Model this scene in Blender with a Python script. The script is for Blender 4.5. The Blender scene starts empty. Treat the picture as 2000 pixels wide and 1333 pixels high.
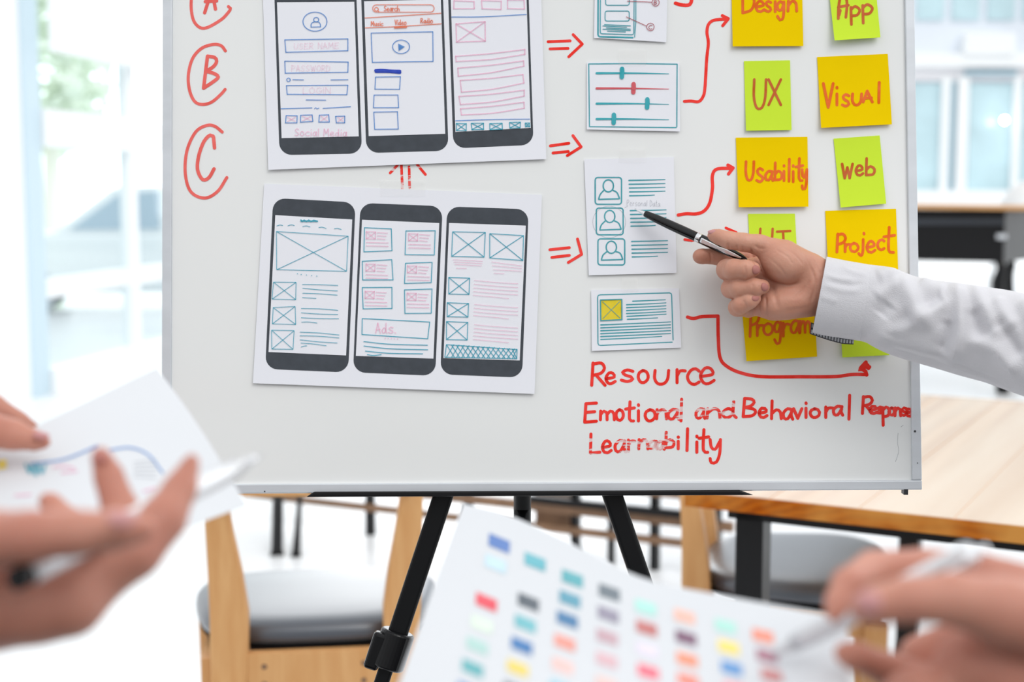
import bpy, bmesh, math, random
import numpy as np
from mathutils import Vector, Matrix

# ------------------------------------------------------------------ camera
scene = bpy.context.scene
COL = scene.collection
PITCH = math.radians(6.2)
CAM = Vector((0.0, 0.0, 1.30))
FPX = 2000 * 50.0 / 36.0
FOCUS = 1.50
cam_data = bpy.data.cameras.new('camera')
cam_data.lens = 50.0
cam_data.sensor_width = 36.0
cam_data.sensor_fit = 'HORIZONTAL'
cam_data.clip_start = 0.05
cam_data.clip_end = 200.0
cam_data.dof.use_dof = True
cam_data.dof.focus_distance = FOCUS
cam_data.dof.aperture_fstop = 4.2
cam = bpy.data.objects.new('camera', cam_data)
COL.objects.link(cam)
cam.location = CAM
cam.rotation_euler = (math.pi / 2 - PITCH, 0.0, 0.0)
scene.camera = cam

# ------------------------------------------------------------------ world, sun, exposure
world = bpy.data.worlds.new('sky')
scene.world = world
world.use_nodes = True
wn, wl = world.node_tree.nodes, world.node_tree.links
wn.clear()
w_out = wn.new('ShaderNodeOutputWorld')
w_bg = wn.new('ShaderNodeBackground')
w_tc = wn.new('ShaderNodeTexCoord')
w_sep = wn.new('ShaderNodeSeparateXYZ')
wl.new(w_tc.outputs['Generated'], w_sep.inputs[0])
def w_range(sock, f0, f1, t0, t1):
    n = wn.new('ShaderNodeMapRange')
    for k, v in (('From Min', f0), ('From Max', f1), ('To Min', t0), ('To Max', t1)): n.inputs[k].default_value = v
    wl.new(w_sep.outputs[sock], n.inputs['Value'])
    return n.outputs[0]
def w_math(op, a, b):
    n = wn.new('ShaderNodeMath'); n.operation = op
    for k, v in enumerate((a, b)):
        if isinstance(v, float): n.inputs[k].default_value = v
        else: wl.new(v, n.inputs[k])
    return n.outputs[0]
# soft light from above, dim from below; a bright low band on the window side behind the board
w_z = w_range('Z', -0.42, 0.42, 0.06, 1.16)
w_band = w_math('MULTIPLY', w_range('Y', 0.05, 0.75, 0.0, 1.0), w_range('Z', 0.35, 0.75, 1.0, 0.0))
w_fill = w_math('MULTIPLY', w_z, 0.86)
w_sum = w_math('ADD', w_fill, w_math('MULTIPLY', w_band, 2.6))
w_bg.inputs['Color'].default_value = (0.965, 0.985, 1.0, 1)
wl.new(w_sum, w_bg.inputs['Strength'])
wl.new(w_bg.outputs[0], w_out.inputs['Surface'])

sun_data = bpy.data.lights.new('daylight', 'SUN')
sun_data.energy = 1.0
sun_data.angle = math.radians(35)
sun_data.color = (1.0, 0.985, 0.96)
sun = bpy.data.objects.new('daylight', sun_data)
COL.objects.link(sun)
sun.rotation_euler = Vector((-0.36, 0.60, -0.72)).to_track_quat('-Z', 'Y').to_euler()

scene.view_settings.view_transform = 'Standard'
scene.view_settings.look = 'None'
scene.view_settings.exposure = 0.06
scene.view_settings.gamma = 1.0
scene.view_settings.use_curve_mapping = False
scene.cycles.use_denoising = True
scene.cycles.max_bounces = 8

# ------------------------------------------------------------------ geometry of the view
RC = Matrix.Rotation(math.pi / 2 - PITCH, 3, 'X')
CX, CY, CZ = RC @ Vector((1, 0, 0)), RC @ Vector((0, 1, 0)), RC @ Vector((0, 0, 1))   # right, up, toward the camera

def ray(px, py):
    return RC @ Vector(((px - 1000.0) / FPX, -(py - 666.5) / FPX, -1.0))

def P(px, py, d):
    return CAM + ray(px, py) * d

def ground(px, py, z=0.0):
    r = ray(px, py)
    return CAM + r * ((z - CAM.z) / r.z)

LEAN, ROLL = math.radians(8.2), math.radians(0.33)
_u0 = Vector((0, math.sin(LEAN), math.cos(LEAN)))
B_R = Vector((1, 0, 0)) * math.cos(ROLL) + _u0 * math.sin(ROLL)
B_U = _u0 * math.cos(ROLL) - Vector((1, 0, 0)) * math.sin(ROLL)
B_N = B_R.cross(B_U)
B_P0 = P(1000, 666.5, 1.52)

def B(px, py, off=0.0):
    """point on the whiteboard's leaning plane, raised `off` metres toward the room"""
    r = ray(px, py)
    t = (B_P0 + B_N * off - CAM).dot(B_N) / r.dot(B_N)
    return CAM + r * t

# ------------------------------------------------------------------ materials
def lin(c):
    return tuple(((v / 255.0) / 12.92 if v / 255.0 <= 0.04045 else ((v / 255.0 + 0.055) / 1.055) ** 2.4) for v in c) + (1.0,)

def mat(name, col, rough=0.5, metal=0.0, spec=0.5, coat=0.0, coat_rough=0.1, noise=0.0, nscale=30.0, bump=0.0, bscale=200.0,
        stretch=(1, 1, 1), sss=0.0, col2=None):
    m = bpy.data.materials.new(name)
    m.use_nodes = True
    nt = m.node_tree
    b = nt.nodes['Principled BSDF']
    b.inputs['Base Color'].default_value = col
    b.inputs['Roughness'].default_value = rough
    b.inputs['Metallic'].default_value = metal
    b.inputs['Specular IOR Level'].default_value = spec
    b.inputs['Coat Weight'].default_value = coat
    b.inputs['Coat Roughness'].default_value = coat_rough
    if sss:
        b.inputs['Subsurface Weight'].default_value = sss
        b.inputs['Subsurface Radius'].default_value = (1.0, 0.35, 0.2)
        b.inputs['Subsurface Scale'].default_value = 0.006
    tc = nt.nodes.new('ShaderNodeTexCoord')
    mp = nt.nodes.new('ShaderNodeMapping')
    mp.inputs['Scale'].default_value = stretch
    nt.links.new(tc.outputs['Object'], mp.inputs['Vector'])
    if noise or col2:
        n = nt.nodes.new('ShaderNodeTexNoise')
        n.inputs['Scale'].default_value = nscale
        n.inputs['Detail'].default_value = 4.0
        nt.links.new(mp.outputs[0], n.inputs['Vector'])
        r = nt.nodes.new('ShaderNodeValToRGB')
        c2 = col2 or tuple(min(1.0, v * (1.0 + noise)) for v in col[:3]) + (1.0,)
        c1 = col if col2 else tuple(v * (1.0 - noise) for v in col[:3]) + (1.0,)
        r.color_ramp.elements[0].position = 0.35; r.color_ramp.elements[0].color = c1
        r.color_ramp.elements[1].position = 0.68; r.color_ramp.elements[1].color = c2
        nt.links.new(n.outputs['Fac'], r.inputs[0])
        nt.links.new(r.outputs[0], b.inputs['Base Color'])
    if bump:
        n2 = nt.nodes.new('ShaderNodeTexNoise')
        n2.inputs['Scale'].default_value = bscale
        n2.inputs['Detail'].default_value = 5.0
        nt.links.new(mp.outputs[0], n2.inputs['Vector'])
        bp = nt.nodes.new('ShaderNodeBump')
        bp.inputs['Strength'].default_value = bump
        bp.inputs['Distance'].default_value = 0.002
        nt.links.new(n2.outputs['Fac'], bp.inputs['Height'])
        nt.links.new(bp.outputs[0], b.inputs['Normal'])
    return m

def ink(name, col, wear=0.0, fade=0.0, scale=60.0, rough=0.45, stripes=False):
    """pen or marker ink: slight density variation, optional rubbed-out gaps"""
    m = bpy.data.materials.new(name)
    m.use_nodes = True
    nt = m.node_tree
    b = nt.nodes['Principled BSDF']
    b.inputs['Roughness'].default_value = rough
    b.inputs['Specular IOR Level'].default_value = 0.06
    tc = nt.nodes.new('ShaderNodeTexCoord')
    n = nt.nodes.new('ShaderNodeTexNoise')
    n.inputs['Scale'].default_value = scale
    n.inputs['Detail'].default_value = 3.0
    nt.links.new(tc.outputs['Object'], n.inputs['Vector'])
    r = nt.nodes.new('ShaderNodeValToRGB')
    r.color_ramp.elements[0].position = 0.3; r.color_ramp.elements[0].color = tuple(v * 0.92 for v in col[:3]) + (1,)
    r.color_ramp.elements[1].position = 0.7; r.color_ramp.elements[1].color = tuple(min(1, v * 1.0 + 0.05) for v in col[:3]) + (1,)
    nt.links.new(n.outputs['Fac'], r.inputs[0])
    nt.links.new(r.outputs[0], b.inputs['Base Color'])
    if wear or fade:
        n2 = nt.nodes.new('ShaderNodeTexNoise')
        n2.inputs['Scale'].default_value = 95.0
        n2.inputs['Detail'].default_value = 2.5
        mp = nt.nodes.new('ShaderNodeMapping')
        mp.inputs['Rotation'].default_value = (0, 0.7, 0)
        mp.inputs['Scale'].default_value = (0.6, 1.0, 2.6) if stripes else (1, 1, 1)
        nt.links.new(tc.outputs['Object'], mp.inputs['Vector'])
        nt.links.new(mp.outputs[0], n2.inputs['Vector'])
        mr = nt.nodes.new('ShaderNodeMapRange')
        mr.inputs['From Min'].default_value = 0.25 + wear * 0.25
        mr.inputs['From Max'].default_value = 0.33 + wear * 0.25
        mr.inputs['To Min'].default_value = 0.15 if wear else 1.0 - fade
        mr.inputs['To Max'].default_value = 1.0 - fade
        nt.links.new(n2.outputs['Fac'], mr.inputs['Value'])
        nt.links.new(mr.outputs[0], b.inputs['Alpha'])
    return m

M = {}
M['board'] = mat('board_enamel', (0.86, 0.875, 0.87, 1), rough=0.30, spec=0.35, coat=0.35, coat_rough=0.12, noise=0.012, nscale=3.0)
M['aluminium'] = mat('aluminium', (0.66, 0.69, 0.73, 1), rough=0.42, metal=0.35, noise=0.05, nscale=12, stretch=(1, 20, 1))
M['screw'] = mat('dark_screw', (0.03, 0.03, 0.035, 1), rough=0.4)
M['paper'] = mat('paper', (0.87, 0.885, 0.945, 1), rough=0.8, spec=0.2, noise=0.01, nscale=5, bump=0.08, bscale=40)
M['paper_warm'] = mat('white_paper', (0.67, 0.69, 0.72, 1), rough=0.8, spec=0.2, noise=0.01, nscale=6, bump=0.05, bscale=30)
M['toner'] = mat('printed_dark_grey', lin((72, 77, 84)), rough=0.7, spec=0.2, noise=0.08, nscale=90)
M['screen'] = mat('unprinted_paper', (0.87, 0.885, 0.945, 1), rough=0.8, spec=0.2, noise=0.01, nscale=5)
M['note_yellow'] = mat('yellow_note_paper', (0.90, 0.63, 0.0, 1), rough=0.8, spec=0.05, noise=0.025, nscale=14)
M['note_green'] = mat('lime_note_paper', (0.63, 0.86, 0.05, 1), rough=0.8, spec=0.05, noise=0.02, nscale=14)
M['red'] = ink('red_marker', (0.97, 0.030, 0.018, 1))
M['red_pale'] = ink('thin_red_marker', (0.90, 0.14, 0.12, 1))
M['red_worn'] = ink('rubbed_red_marker', (0.97, 0.030, 0.018, 1), wear=0.55, stripes=True)
M['red_worn_more'] = ink('mostly_rubbed_red_marker', (0.97, 0.035, 0.02, 1), wear=0.78, stripes=True)
M['orange_on_yellow'] = ink('orange_marker', (0.87, 0.145, 0.006, 1), fade=0.05)
M['orange_on_green'] = ink('brown_orange_marker', (0.62, 0.115, 0.018, 1), fade=0.1)
M['blue'] = ink('blue_pen', lin((40, 128, 206)), fade=0.24)
M['blue_dark'] = ink('dark_blue_marker', lin((36, 70, 190)))
M['pink'] = ink('pink_pen', lin((243, 182, 208)), fade=0.42)
M['pink_faint'] = ink('faint_pink_pen', lin((243, 182, 208)), fade=0.74)
M['orange_pen'] = ink('orange_pen', lin((238, 122, 84)), fade=0.22)
M['teal'] = ink('teal_pen', lin((40, 164, 188)), fade=0.14)
M['teal_print'] = ink('teal_print', lin((72, 164, 176)))
M['teal_bright'] = ink('bright_teal_print', lin((60, 172, 184)))
M['red_print'] = ink('soft_red_print', lin((216, 95, 105)))
M['brown_print'] = ink('brownish_red_print', lin((175, 85, 95)))
M['yellow_print'] = ink('yellow_print', lin((238, 214, 50)))
M['pencil'] = ink('pencil', lin((150, 155, 165)), fade=0.55)
M['black'] = mat('black_painted_metal', (0.004, 0.0045, 0.0055, 1), rough=0.35, spec=0.2)
M['black_plastic'] = mat('black_plastic', (0.004, 0.004, 0.005, 1), rough=0.22, spec=0.3)
M['frame_black'] = mat('black_steel', (0.006, 0.006, 0.007, 1), rough=0.36, spec=0.25)
M['silver'] = mat('polished_silver', (0.80, 0.80, 0.82, 1), rough=0.16, metal=1.0)
M['pen_white'] = mat('pearl_silver_plastic', (0.66, 0.67, 0.69, 1), rough=0.3, metal=0.45)
M['lacquer'] = mat('black_lacquer', (0.003, 0.003, 0.004, 1), rough=0.15, spec=0.35, coat=0.25, coat_rough=0.06)
M['skin'] = mat('skin', (0.55, 0.255, 0.175, 1), rough=0.46, spec=0.38, col2=(0.64, 0.335, 0.24, 1), nscale=26, bump=0.22, bscale=330, sss=0.25)
M['skin_red'] = mat('rosy_skin', (0.48, 0.205, 0.15, 1), rough=0.48, spec=0.28, col2=(0.56, 0.265, 0.195, 1), nscale=28, sss=0.25)
M['nail'] = mat('fingernail', (0.55, 0.265, 0.26, 1), rough=0.38, spec=0.3)
M['nail_dim'] = mat('pink_fingernail', (0.47, 0.20, 0.175, 1), rough=0.5, spec=0.12)
M['shirt'] = mat('white_cotton', (0.69, 0.685, 0.72, 1), rough=0.85, spec=0.15, bump=0.35, bscale=900)
M['wood_light'] = mat('light_beech_wood', (0.61, 0.315, 0.12, 1), rough=0.5, spec=0.3, col2=(0.68, 0.385, 0.165, 1), nscale=9, stretch=(6, 6, 0.7))
M['wood_table'] = mat('honey_pine', (0.66, 0.36, 0.15, 1), rough=0.28, spec=0.5, coat=0.5, coat_rough=0.22, col2=(0.76, 0.50, 0.27, 1), nscale=3.2, stretch=(5, 0.8, 5))
M['vinyl'] = mat('grey_black_vinyl', (0.026, 0.038, 0.060, 1), rough=0.40, spec=0.9, coat=1.0, coat_rough=0.36)
M['brown_slat'] = mat('brown_stained_slat', (0.24, 0.135, 0.075, 1), rough=0.6, noise=0.15, nscale=20)
M['floor'] = mat('pale_floor_tile', (0.83, 0.845, 0.86, 1), rough=0.32, spec=0.4, noise=0.05, nscale=1.2)
M['wall'] = mat('white_wall_paint', (0.93, 0.94, 0.95, 1), rough=0.8)
M['win_frame'] = mat('white_window_frame', (0.92, 0.94, 0.95, 1), rough=0.5)
M['shaded_post'] = mat('shade_blue_post', (0.60, 0.74, 0.82, 1), rough=0.5)  # post in shade: the bluish shade is put into its colour
M['cream'] = mat('cream_paint', (0.93, 0.90, 0.80, 1), rough=0.6)
M['car_white'] = mat('white_car_paint', (0.85, 0.88, 0.90, 1), rough=0.25, coat=0.5)
M['car_glass'] = mat('tinted_car_glass', (0.40, 0.52, 0.62, 1), rough=0.15)
M['tyre'] = mat('tyre_rubber', (0.35, 0.38, 0.42, 1), rough=0.8)
M['leaf'] = mat('pale_sunlit_leaves', (0.86, 0.94, 0.80, 1), rough=0.7, noise=0.06, nscale=9)
M['lawn'] = mat('sunlit_lawn', (0.62, 0.78, 0.50, 1), rough=0.9, noise=0.1, nscale=4)
M['facade'] = mat('pale_render', (0.80, 0.85, 0.92, 1), rough=0.8, noise=0.02, nscale=1)
M['facade_white'] = mat('white_render', (0.93, 0.95, 0.96, 1), rough=0.7)
M['facade_rose'] = mat('rose_white_render', (0.86, 0.85, 0.88, 1), rough=0.7)
M['facade_glass'] = mat('blue_green_glass', (0.55, 0.735, 0.79, 1), rough=0.2, noise=0.13, nscale=1.6)
M['facade_line'] = mat('grey_blue_trim', (0.36, 0.52, 0.60, 1), rough=0.5)

def glass_mat():
    m = bpy.data.materials.new('clear_window_glass')
    m.use_nodes = True
    nt = m.node_tree; nt.nodes.clear()
    o = nt.nodes.new('ShaderNodeOutputMaterial')
    t = nt.nodes.new('ShaderNodeBsdfTransparent'); t.inputs[0].default_value = (0.93, 0.97, 0.98, 1)
    g = nt.nodes.new('ShaderNodeBsdfGlossy'); g.inputs['Roughness'].default_value = 0.03
    x = nt.nodes.new('ShaderNodeMixShader')
    x.inputs[0].default_value = 0.06
    nt.links.new(t.outputs[0], x.inputs[1]); nt.links.new(g.outputs[0], x.inputs[2])
    nt.links.new(x.outputs[0], o.inputs['Surface'])
    return m
M['glass'] = glass_mat()

def tape_mat():
    m = bpy.data.materials.new('clear_tape')
    m.use_nodes = True
    b = m.node_tree.nodes['Principled BSDF']
    b.inputs['Base Color'].default_value = (0.9, 0.9, 0.88, 1)
    b.inputs['Roughness'].default_value = 0.12
    b.inputs['Alpha'].default_value = 0.11
    return m
M['tape'] = tape_mat()

def lamp_mat():
    m = bpy.data.materials.new('lit_globe')
    m.use_nodes = True
    b = m.node_tree.nodes['Principled BSDF']
    b.inputs['Emission Color'].default_value = (1, 1, 1, 1)
    b.inputs['Emission Strength'].default_value = 30.0
    return m
M['lit'] = lamp_mat()

def gingham_mat():
    m = bpy.data.materials.new('grey_gingham')
    m.use_nodes = True
    nt = m.node_tree; b = nt.nodes['Principled BSDF']
    b.inputs['Roughness'].default_value = 0.85
    uv = nt.nodes.new('ShaderNodeUVMap')
    mult = []
    for axis in ('X', 'Y'):
        w = nt.nodes.new('ShaderNodeTexWave')
        w.wave_type = 'BANDS'; w.bands_direction = axis; w.wave_profile = 'SIN'
        w.inputs['Scale'].default_value = 4.6 if axis == 'X' else 0.62
        nt.links.new(uv.outputs[0], w.inputs['Vector'])
        g = nt.nodes.new('ShaderNodeMath'); g.operation = 'GREATER_THAN'; g.inputs[1].default_value = 0.30
        nt.links.new(w.outputs['Fac'], g.inputs[0]); mult.append(g)
    a = nt.nodes.new('ShaderNodeMath'); a.operation = 'ADD'
    nt.links.new(mult[0].outputs[0], a.inputs[0]); nt.links.new(mult[1].outputs[0], a.inputs[1])
    r = nt.nodes.new('ShaderNodeValToRGB'); r.color_ramp.interpolation = 'CONSTANT'
    r.color_ramp.elements[0].color = (0.05, 0.05, 0.06, 1)
    r.color_ramp.elements[1].position = 0.75; r.color_ramp.elements[1].color = (0.42, 0.43, 0.46, 1)
    mr = nt.nodes.new('ShaderNodeMath'); mr.operation = 'MULTIPLY'; mr.inputs[1].default_value = 0.5
    nt.links.new(a.outputs[0], mr.inputs[0]); nt.links.new(mr.outputs[0], r.inputs[0])
    nt.links.new(r.outputs[0], b.inputs['Base Color'])
    return m
M['gingham'] = gingham_mat()

# ------------------------------------------------------------------ objects
def origin_of(o):
    v = Vector((0, 0, 0))
    while o is not None:
        v = v + o.location
        o = o.parent
    return v

def tag(o, label=None, cat=None, group=None, kind=None):
    if label: o['label'] = label
    if cat: o['category'] = cat
    if group: o['group'] = group
    if kind: o['kind'] = kind
    return o

def empty(name, loc, label=None, cat=None, group=None, rz=0.0):
    o = bpy.data.objects.new(name, None)
    o.empty_display_size = 0.05
    COL.objects.link(o)
    o.location = loc
    o.rotation_euler = (0, 0, rz)
    return tag(o, label, cat, group)

class G:
    """mesh collector: world (or thing-local) coordinates"""
    def __init__(s):
        s.v, s.f = [], []
    def add(s, vs, fs):
        b = len(s.v)
        s.v.extend([Vector(v) for v in vs])
        s.f.extend([tuple(i + b for i in f) for f in fs])
        return s
    def box(s, c, size, R=None):
        hx, hy, hz = size[0] / 2, size[1] / 2, size[2] / 2
        vs = [Vector((x, y, z)) for x in (-hx, hx) for y in (-hy, hy) for z in (-hz, hz)]
        if R is not None: vs = [R @ v for v in vs]
        vs = [v + Vector(c) for v in vs]
        return s.add(vs, [(0, 1, 3, 2), (4, 6, 7, 5), (0, 4, 5, 1), (2, 3, 7, 6), (0, 2, 6, 4), (1, 5, 7, 3)])
    def prism(s, bottom, top):
        n = len(bottom)
        return s.add(list(bottom) + list(top), [tuple(reversed(range(n))), tuple(range(n, 2 * n))] +
                     [(i, (i + 1) % n, n + (i + 1) % n, n + i) for i in range(n)])
    def rings(s, rings, cap=True):
        n = len(rings[0]); vs = [v for r in rings for v in r]
        fs = [(k * n + i, k * n + (i + 1) % n, (k + 1) * n + (i + 1) % n, (k + 1) * n + i)
              for k in range(len(rings) - 1) for i in range(n)]
        if cap:
            fs += [tuple(reversed(range(n))), tuple((len(rings) - 1) * n + i for i in range(n))]
        return s.add(vs, fs)
    def lathe(s, p0, p1, prof, n=28, cap=True):
        a = (p1 - p0); L = a.length; a = a / L
        u = a.cross(Vector((0, 0, 1)))
        if u.length < 1e-4: u = a.cross(Vector((0, 1, 0)))
        u.normalize(); w = a.cross(u)
        return s.rings([[p0 + a * (t * L) + (u * math.cos(2 * math.pi * i / n) + w * math.sin(2 * math.pi * i / n)) * r
                         for i in range(n)] for t, r in prof], cap)
    def bar(s, p0, p1, wx, wy, side):
        """rectangular bar from p0 to p1; `side` gives the direction of wx"""
        a = (p1 - p0).normalized(); u = (side - a * side.dot(a)).normalized(); w = a.cross(u)
        sec = [(-1, -1), (1, -1), (1, 1), (-1, 1)]
        return s.rings([[p + u * (i * wx / 2) + w * (j * wy / 2) for i, j in sec] for p in (p0, p1)])

def build(name, g, m, parent=None, smooth=False, bevel=0.0, solid=0.0, label=None, local=False, subsurf=0):
    me = bpy.data.meshes.new(name)
    o = bpy.data.objects.new(name, me)
    COL.objects.link(o)
    if parent is not None: o.parent = parent
    off = origin_of(parent) if (parent is not None and not local) else Vector((0, 0, 0))
    if parent is None and not local:                     # a thing of its own: origin at its base
        lo = Vector((min(v.x for v in g.v), min(v.y for v in g.v), min(v.z for v in g.v)))
        hi = Vector((max(v.x for v in g.v), max(v.y for v in g.v), max(v.z for v in g.v)))
        off = Vector(((lo.x + hi.x) / 2, (lo.y + hi.y) / 2, lo.z))
        o.location = off
    me.from_pydata([v - off for v in g.v], [], g.f)
    me.update()
    bm = bmesh.new(); bm.from_mesh(me)
    bmesh.ops.remove_doubles(bm, verts=bm.verts, dist=1e-7)
    bmesh.ops.recalc_face_normals(bm, faces=bm.faces)
    bm.to_mesh(me); bm.free()
    if m is not None: me.materials.append(m)
    if smooth:
        for p in me.polygons: p.use_smooth = True
    if solid:
        md = o.modifiers.new('thickness', 'SOLIDIFY'); md.thickness = solid; md.offset = -1
    if bevel:
        md = o.modifiers.new('bevel', 'BEVEL'); md.width = bevel; md.segments = 3; md.limit_method = 'ANGLE'
    if subsurf:
        md = o.modifiers.new('subdivision', 'SUBSURF'); md.levels = subsurf; md.render_levels = subsurf
    if label: o['label'] = label
    return o

def struct(name, g, m, parent=None, **k):
    o = build(name, g, m, parent, **k)
    if parent is None: o['kind'] = 'structure'
    return o

def copy_thing(root, loc, rz, label=None):
    r = root.copy(); COL.objects.link(r); r.location = loc; r.rotation_euler = (0, 0, rz)
    if label: r['label'] = label
    for ch in list(root.children):
        c = ch.copy(); COL.objects.link(c); c.parent = r
        for gg in list(ch.children):
            d = gg.copy(); COL.objects.link(d); d.parent = c
    return r

# ------------------------------------------------------------------ pen strokes
def smooth_pts(pts, step):
    pts = [Vector(p) for p in pts]
    out = []
    n = len(pts)
    for i in range(n - 1):
        p1, p2 = pts[i], pts[i + 1]
        L = (p2 - p1).length
        k = max(1, int(L / step))
        if n == 2:
            for j in range(k): out.append(p1.lerp(p2, j / k))
            continue
        p0 = pts[i - 1] if i > 0 else p1 * 2 - p2
        p3 = pts[i + 2] if i + 2 < n else p2 * 2 - p1
        for j in range(k):
            t = j / k
            out.append(0.5 * ((2 * p1) + (p2 - p0) * t + (2 * p0 - 5 * p1 + 4 * p2 - p3) * t * t + (3 * p1 - p0 - 3 * p2 + p3) * t ** 3))
    out.append(pts[-1])
    return out

_layer = [0]
def stroke(g, pts, w, place, cap=True, taper=0.0):
    """flat ribbon of ink through photo-frame points, laid on a surface by place(px, py, off)"""
    q = smooth_pts(pts, max(2.2, w * 0.55) if len(pts) > 2 else 28.0)
    if len(q) == 1: q = q * 2
    _layer[0] = (_layer[0] + 1) % 12
    off = 0.00002 * _layer[0]
    n = len(q); vs, fs = [], []
    for i, p in enumerate(q):
        a = q[min(i + 1, n - 1)] - q[max(i - 1, 0)]
        a = a.normalized() if a.length > 1e-6 else Vector((1, 0))
        nn = Vector((-a.y, a.x)) * (w / 2) * (1 - taper * i / max(1, n - 1))
        vs += [p + nn, p - nn]
    fs = [(2 * i, 2 * i + 1, 2 * i + 3, 2 * i + 2) for i in range(n - 1)]
    if cap and w > 1.2:
        for end, sg in ((0, -1), (n - 1, 1)):
            a = (q[min(end + 1, n - 1)] - q[max(end - 1, 0)])
            a = (a.normalized() if a.length > 1e-6 else Vector((1, 0))) * sg
            nn = Vector((-a.y, a.x)); r = w / 2 * (1 - taper * (end > 0))
            base = len(vs)
            arc = [q[end] + nn * (r * math.cos(t)) + a * (r * math.sin(t)) for t in [math.pi * k / 6 for k in range(7)]]
            vs += arc
            fs.append(tuple(range(base, base + 7)))
    g.add([place(v.x, v.y, off) for v in vs], fs)

def closed(pts):
    return list(pts) + [pts[0]]

def box_lines(x0, y0, x1, y1, j=0.0):
    r = lambda: random.uniform(-j, j)
    a, b, c, d = (x0 + r(), y0 + r()), (x1 + r(), y0 + r()), (x1 + r(), y1 + r()), (x0 + r(), y1 + r())
    return [[a, b], [b, c], [c, d], [d, a]]

def quad_lines(a, b, c, d, cross=False):
    r = [[a, b], [b, c], [c, d], [d, a]]
    if cross: r += [[a, c], [b, d]]
    return r

def ellipse(cx, cy, rx, ry, n=16, a0=0.0, a1=2 * math.pi):
    return [(cx + rx * math.cos(a0 + (a1 - a0) * i / n), cy + ry * math.sin(a0 + (a1 - a0) * i / n)) for i in range(n + 1)]

def rrect(x0, y0, x1, y1, r):
    out = []
    for cx, cy, a in ((x1 - r, y0 + r, -90), (x1 - r, y1 - r, 0), (x0 + r, y1 - r, 90), (x0 + r, y0 + r, 180)):
        for k in range(5):
            t = math.radians(a + 90 * k / 4)
            out.append((cx + r * math.cos(t), cy + r * math.sin(t)))
    return closed(out)

def Z(ox, oy, s):
    return lambda strokes: [[(ox + x / s, oy + y / s) for x, y in st] for st in strokes]
Z1, Z2, Z3, Z4 = Z(330, 0, 3.92), Z(700, 0, 3.921), Z(480, 360, 3.1738), Z(680, 380, 3.333)
Z5, Z6, Z7, Z8 = Z(1060, 0, 4.7606), Z(1120, 280, 3.1745), Z(1400, 0, 4.443), Z(1400, 240, 4.166)
Z9, Z10, Z11 = Z(1200, 380, 4.443), Z(1560, 460, 3.92), Z(1120, 600, 2.941)
ZI = Z(0, 0, 1.0)

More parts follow.
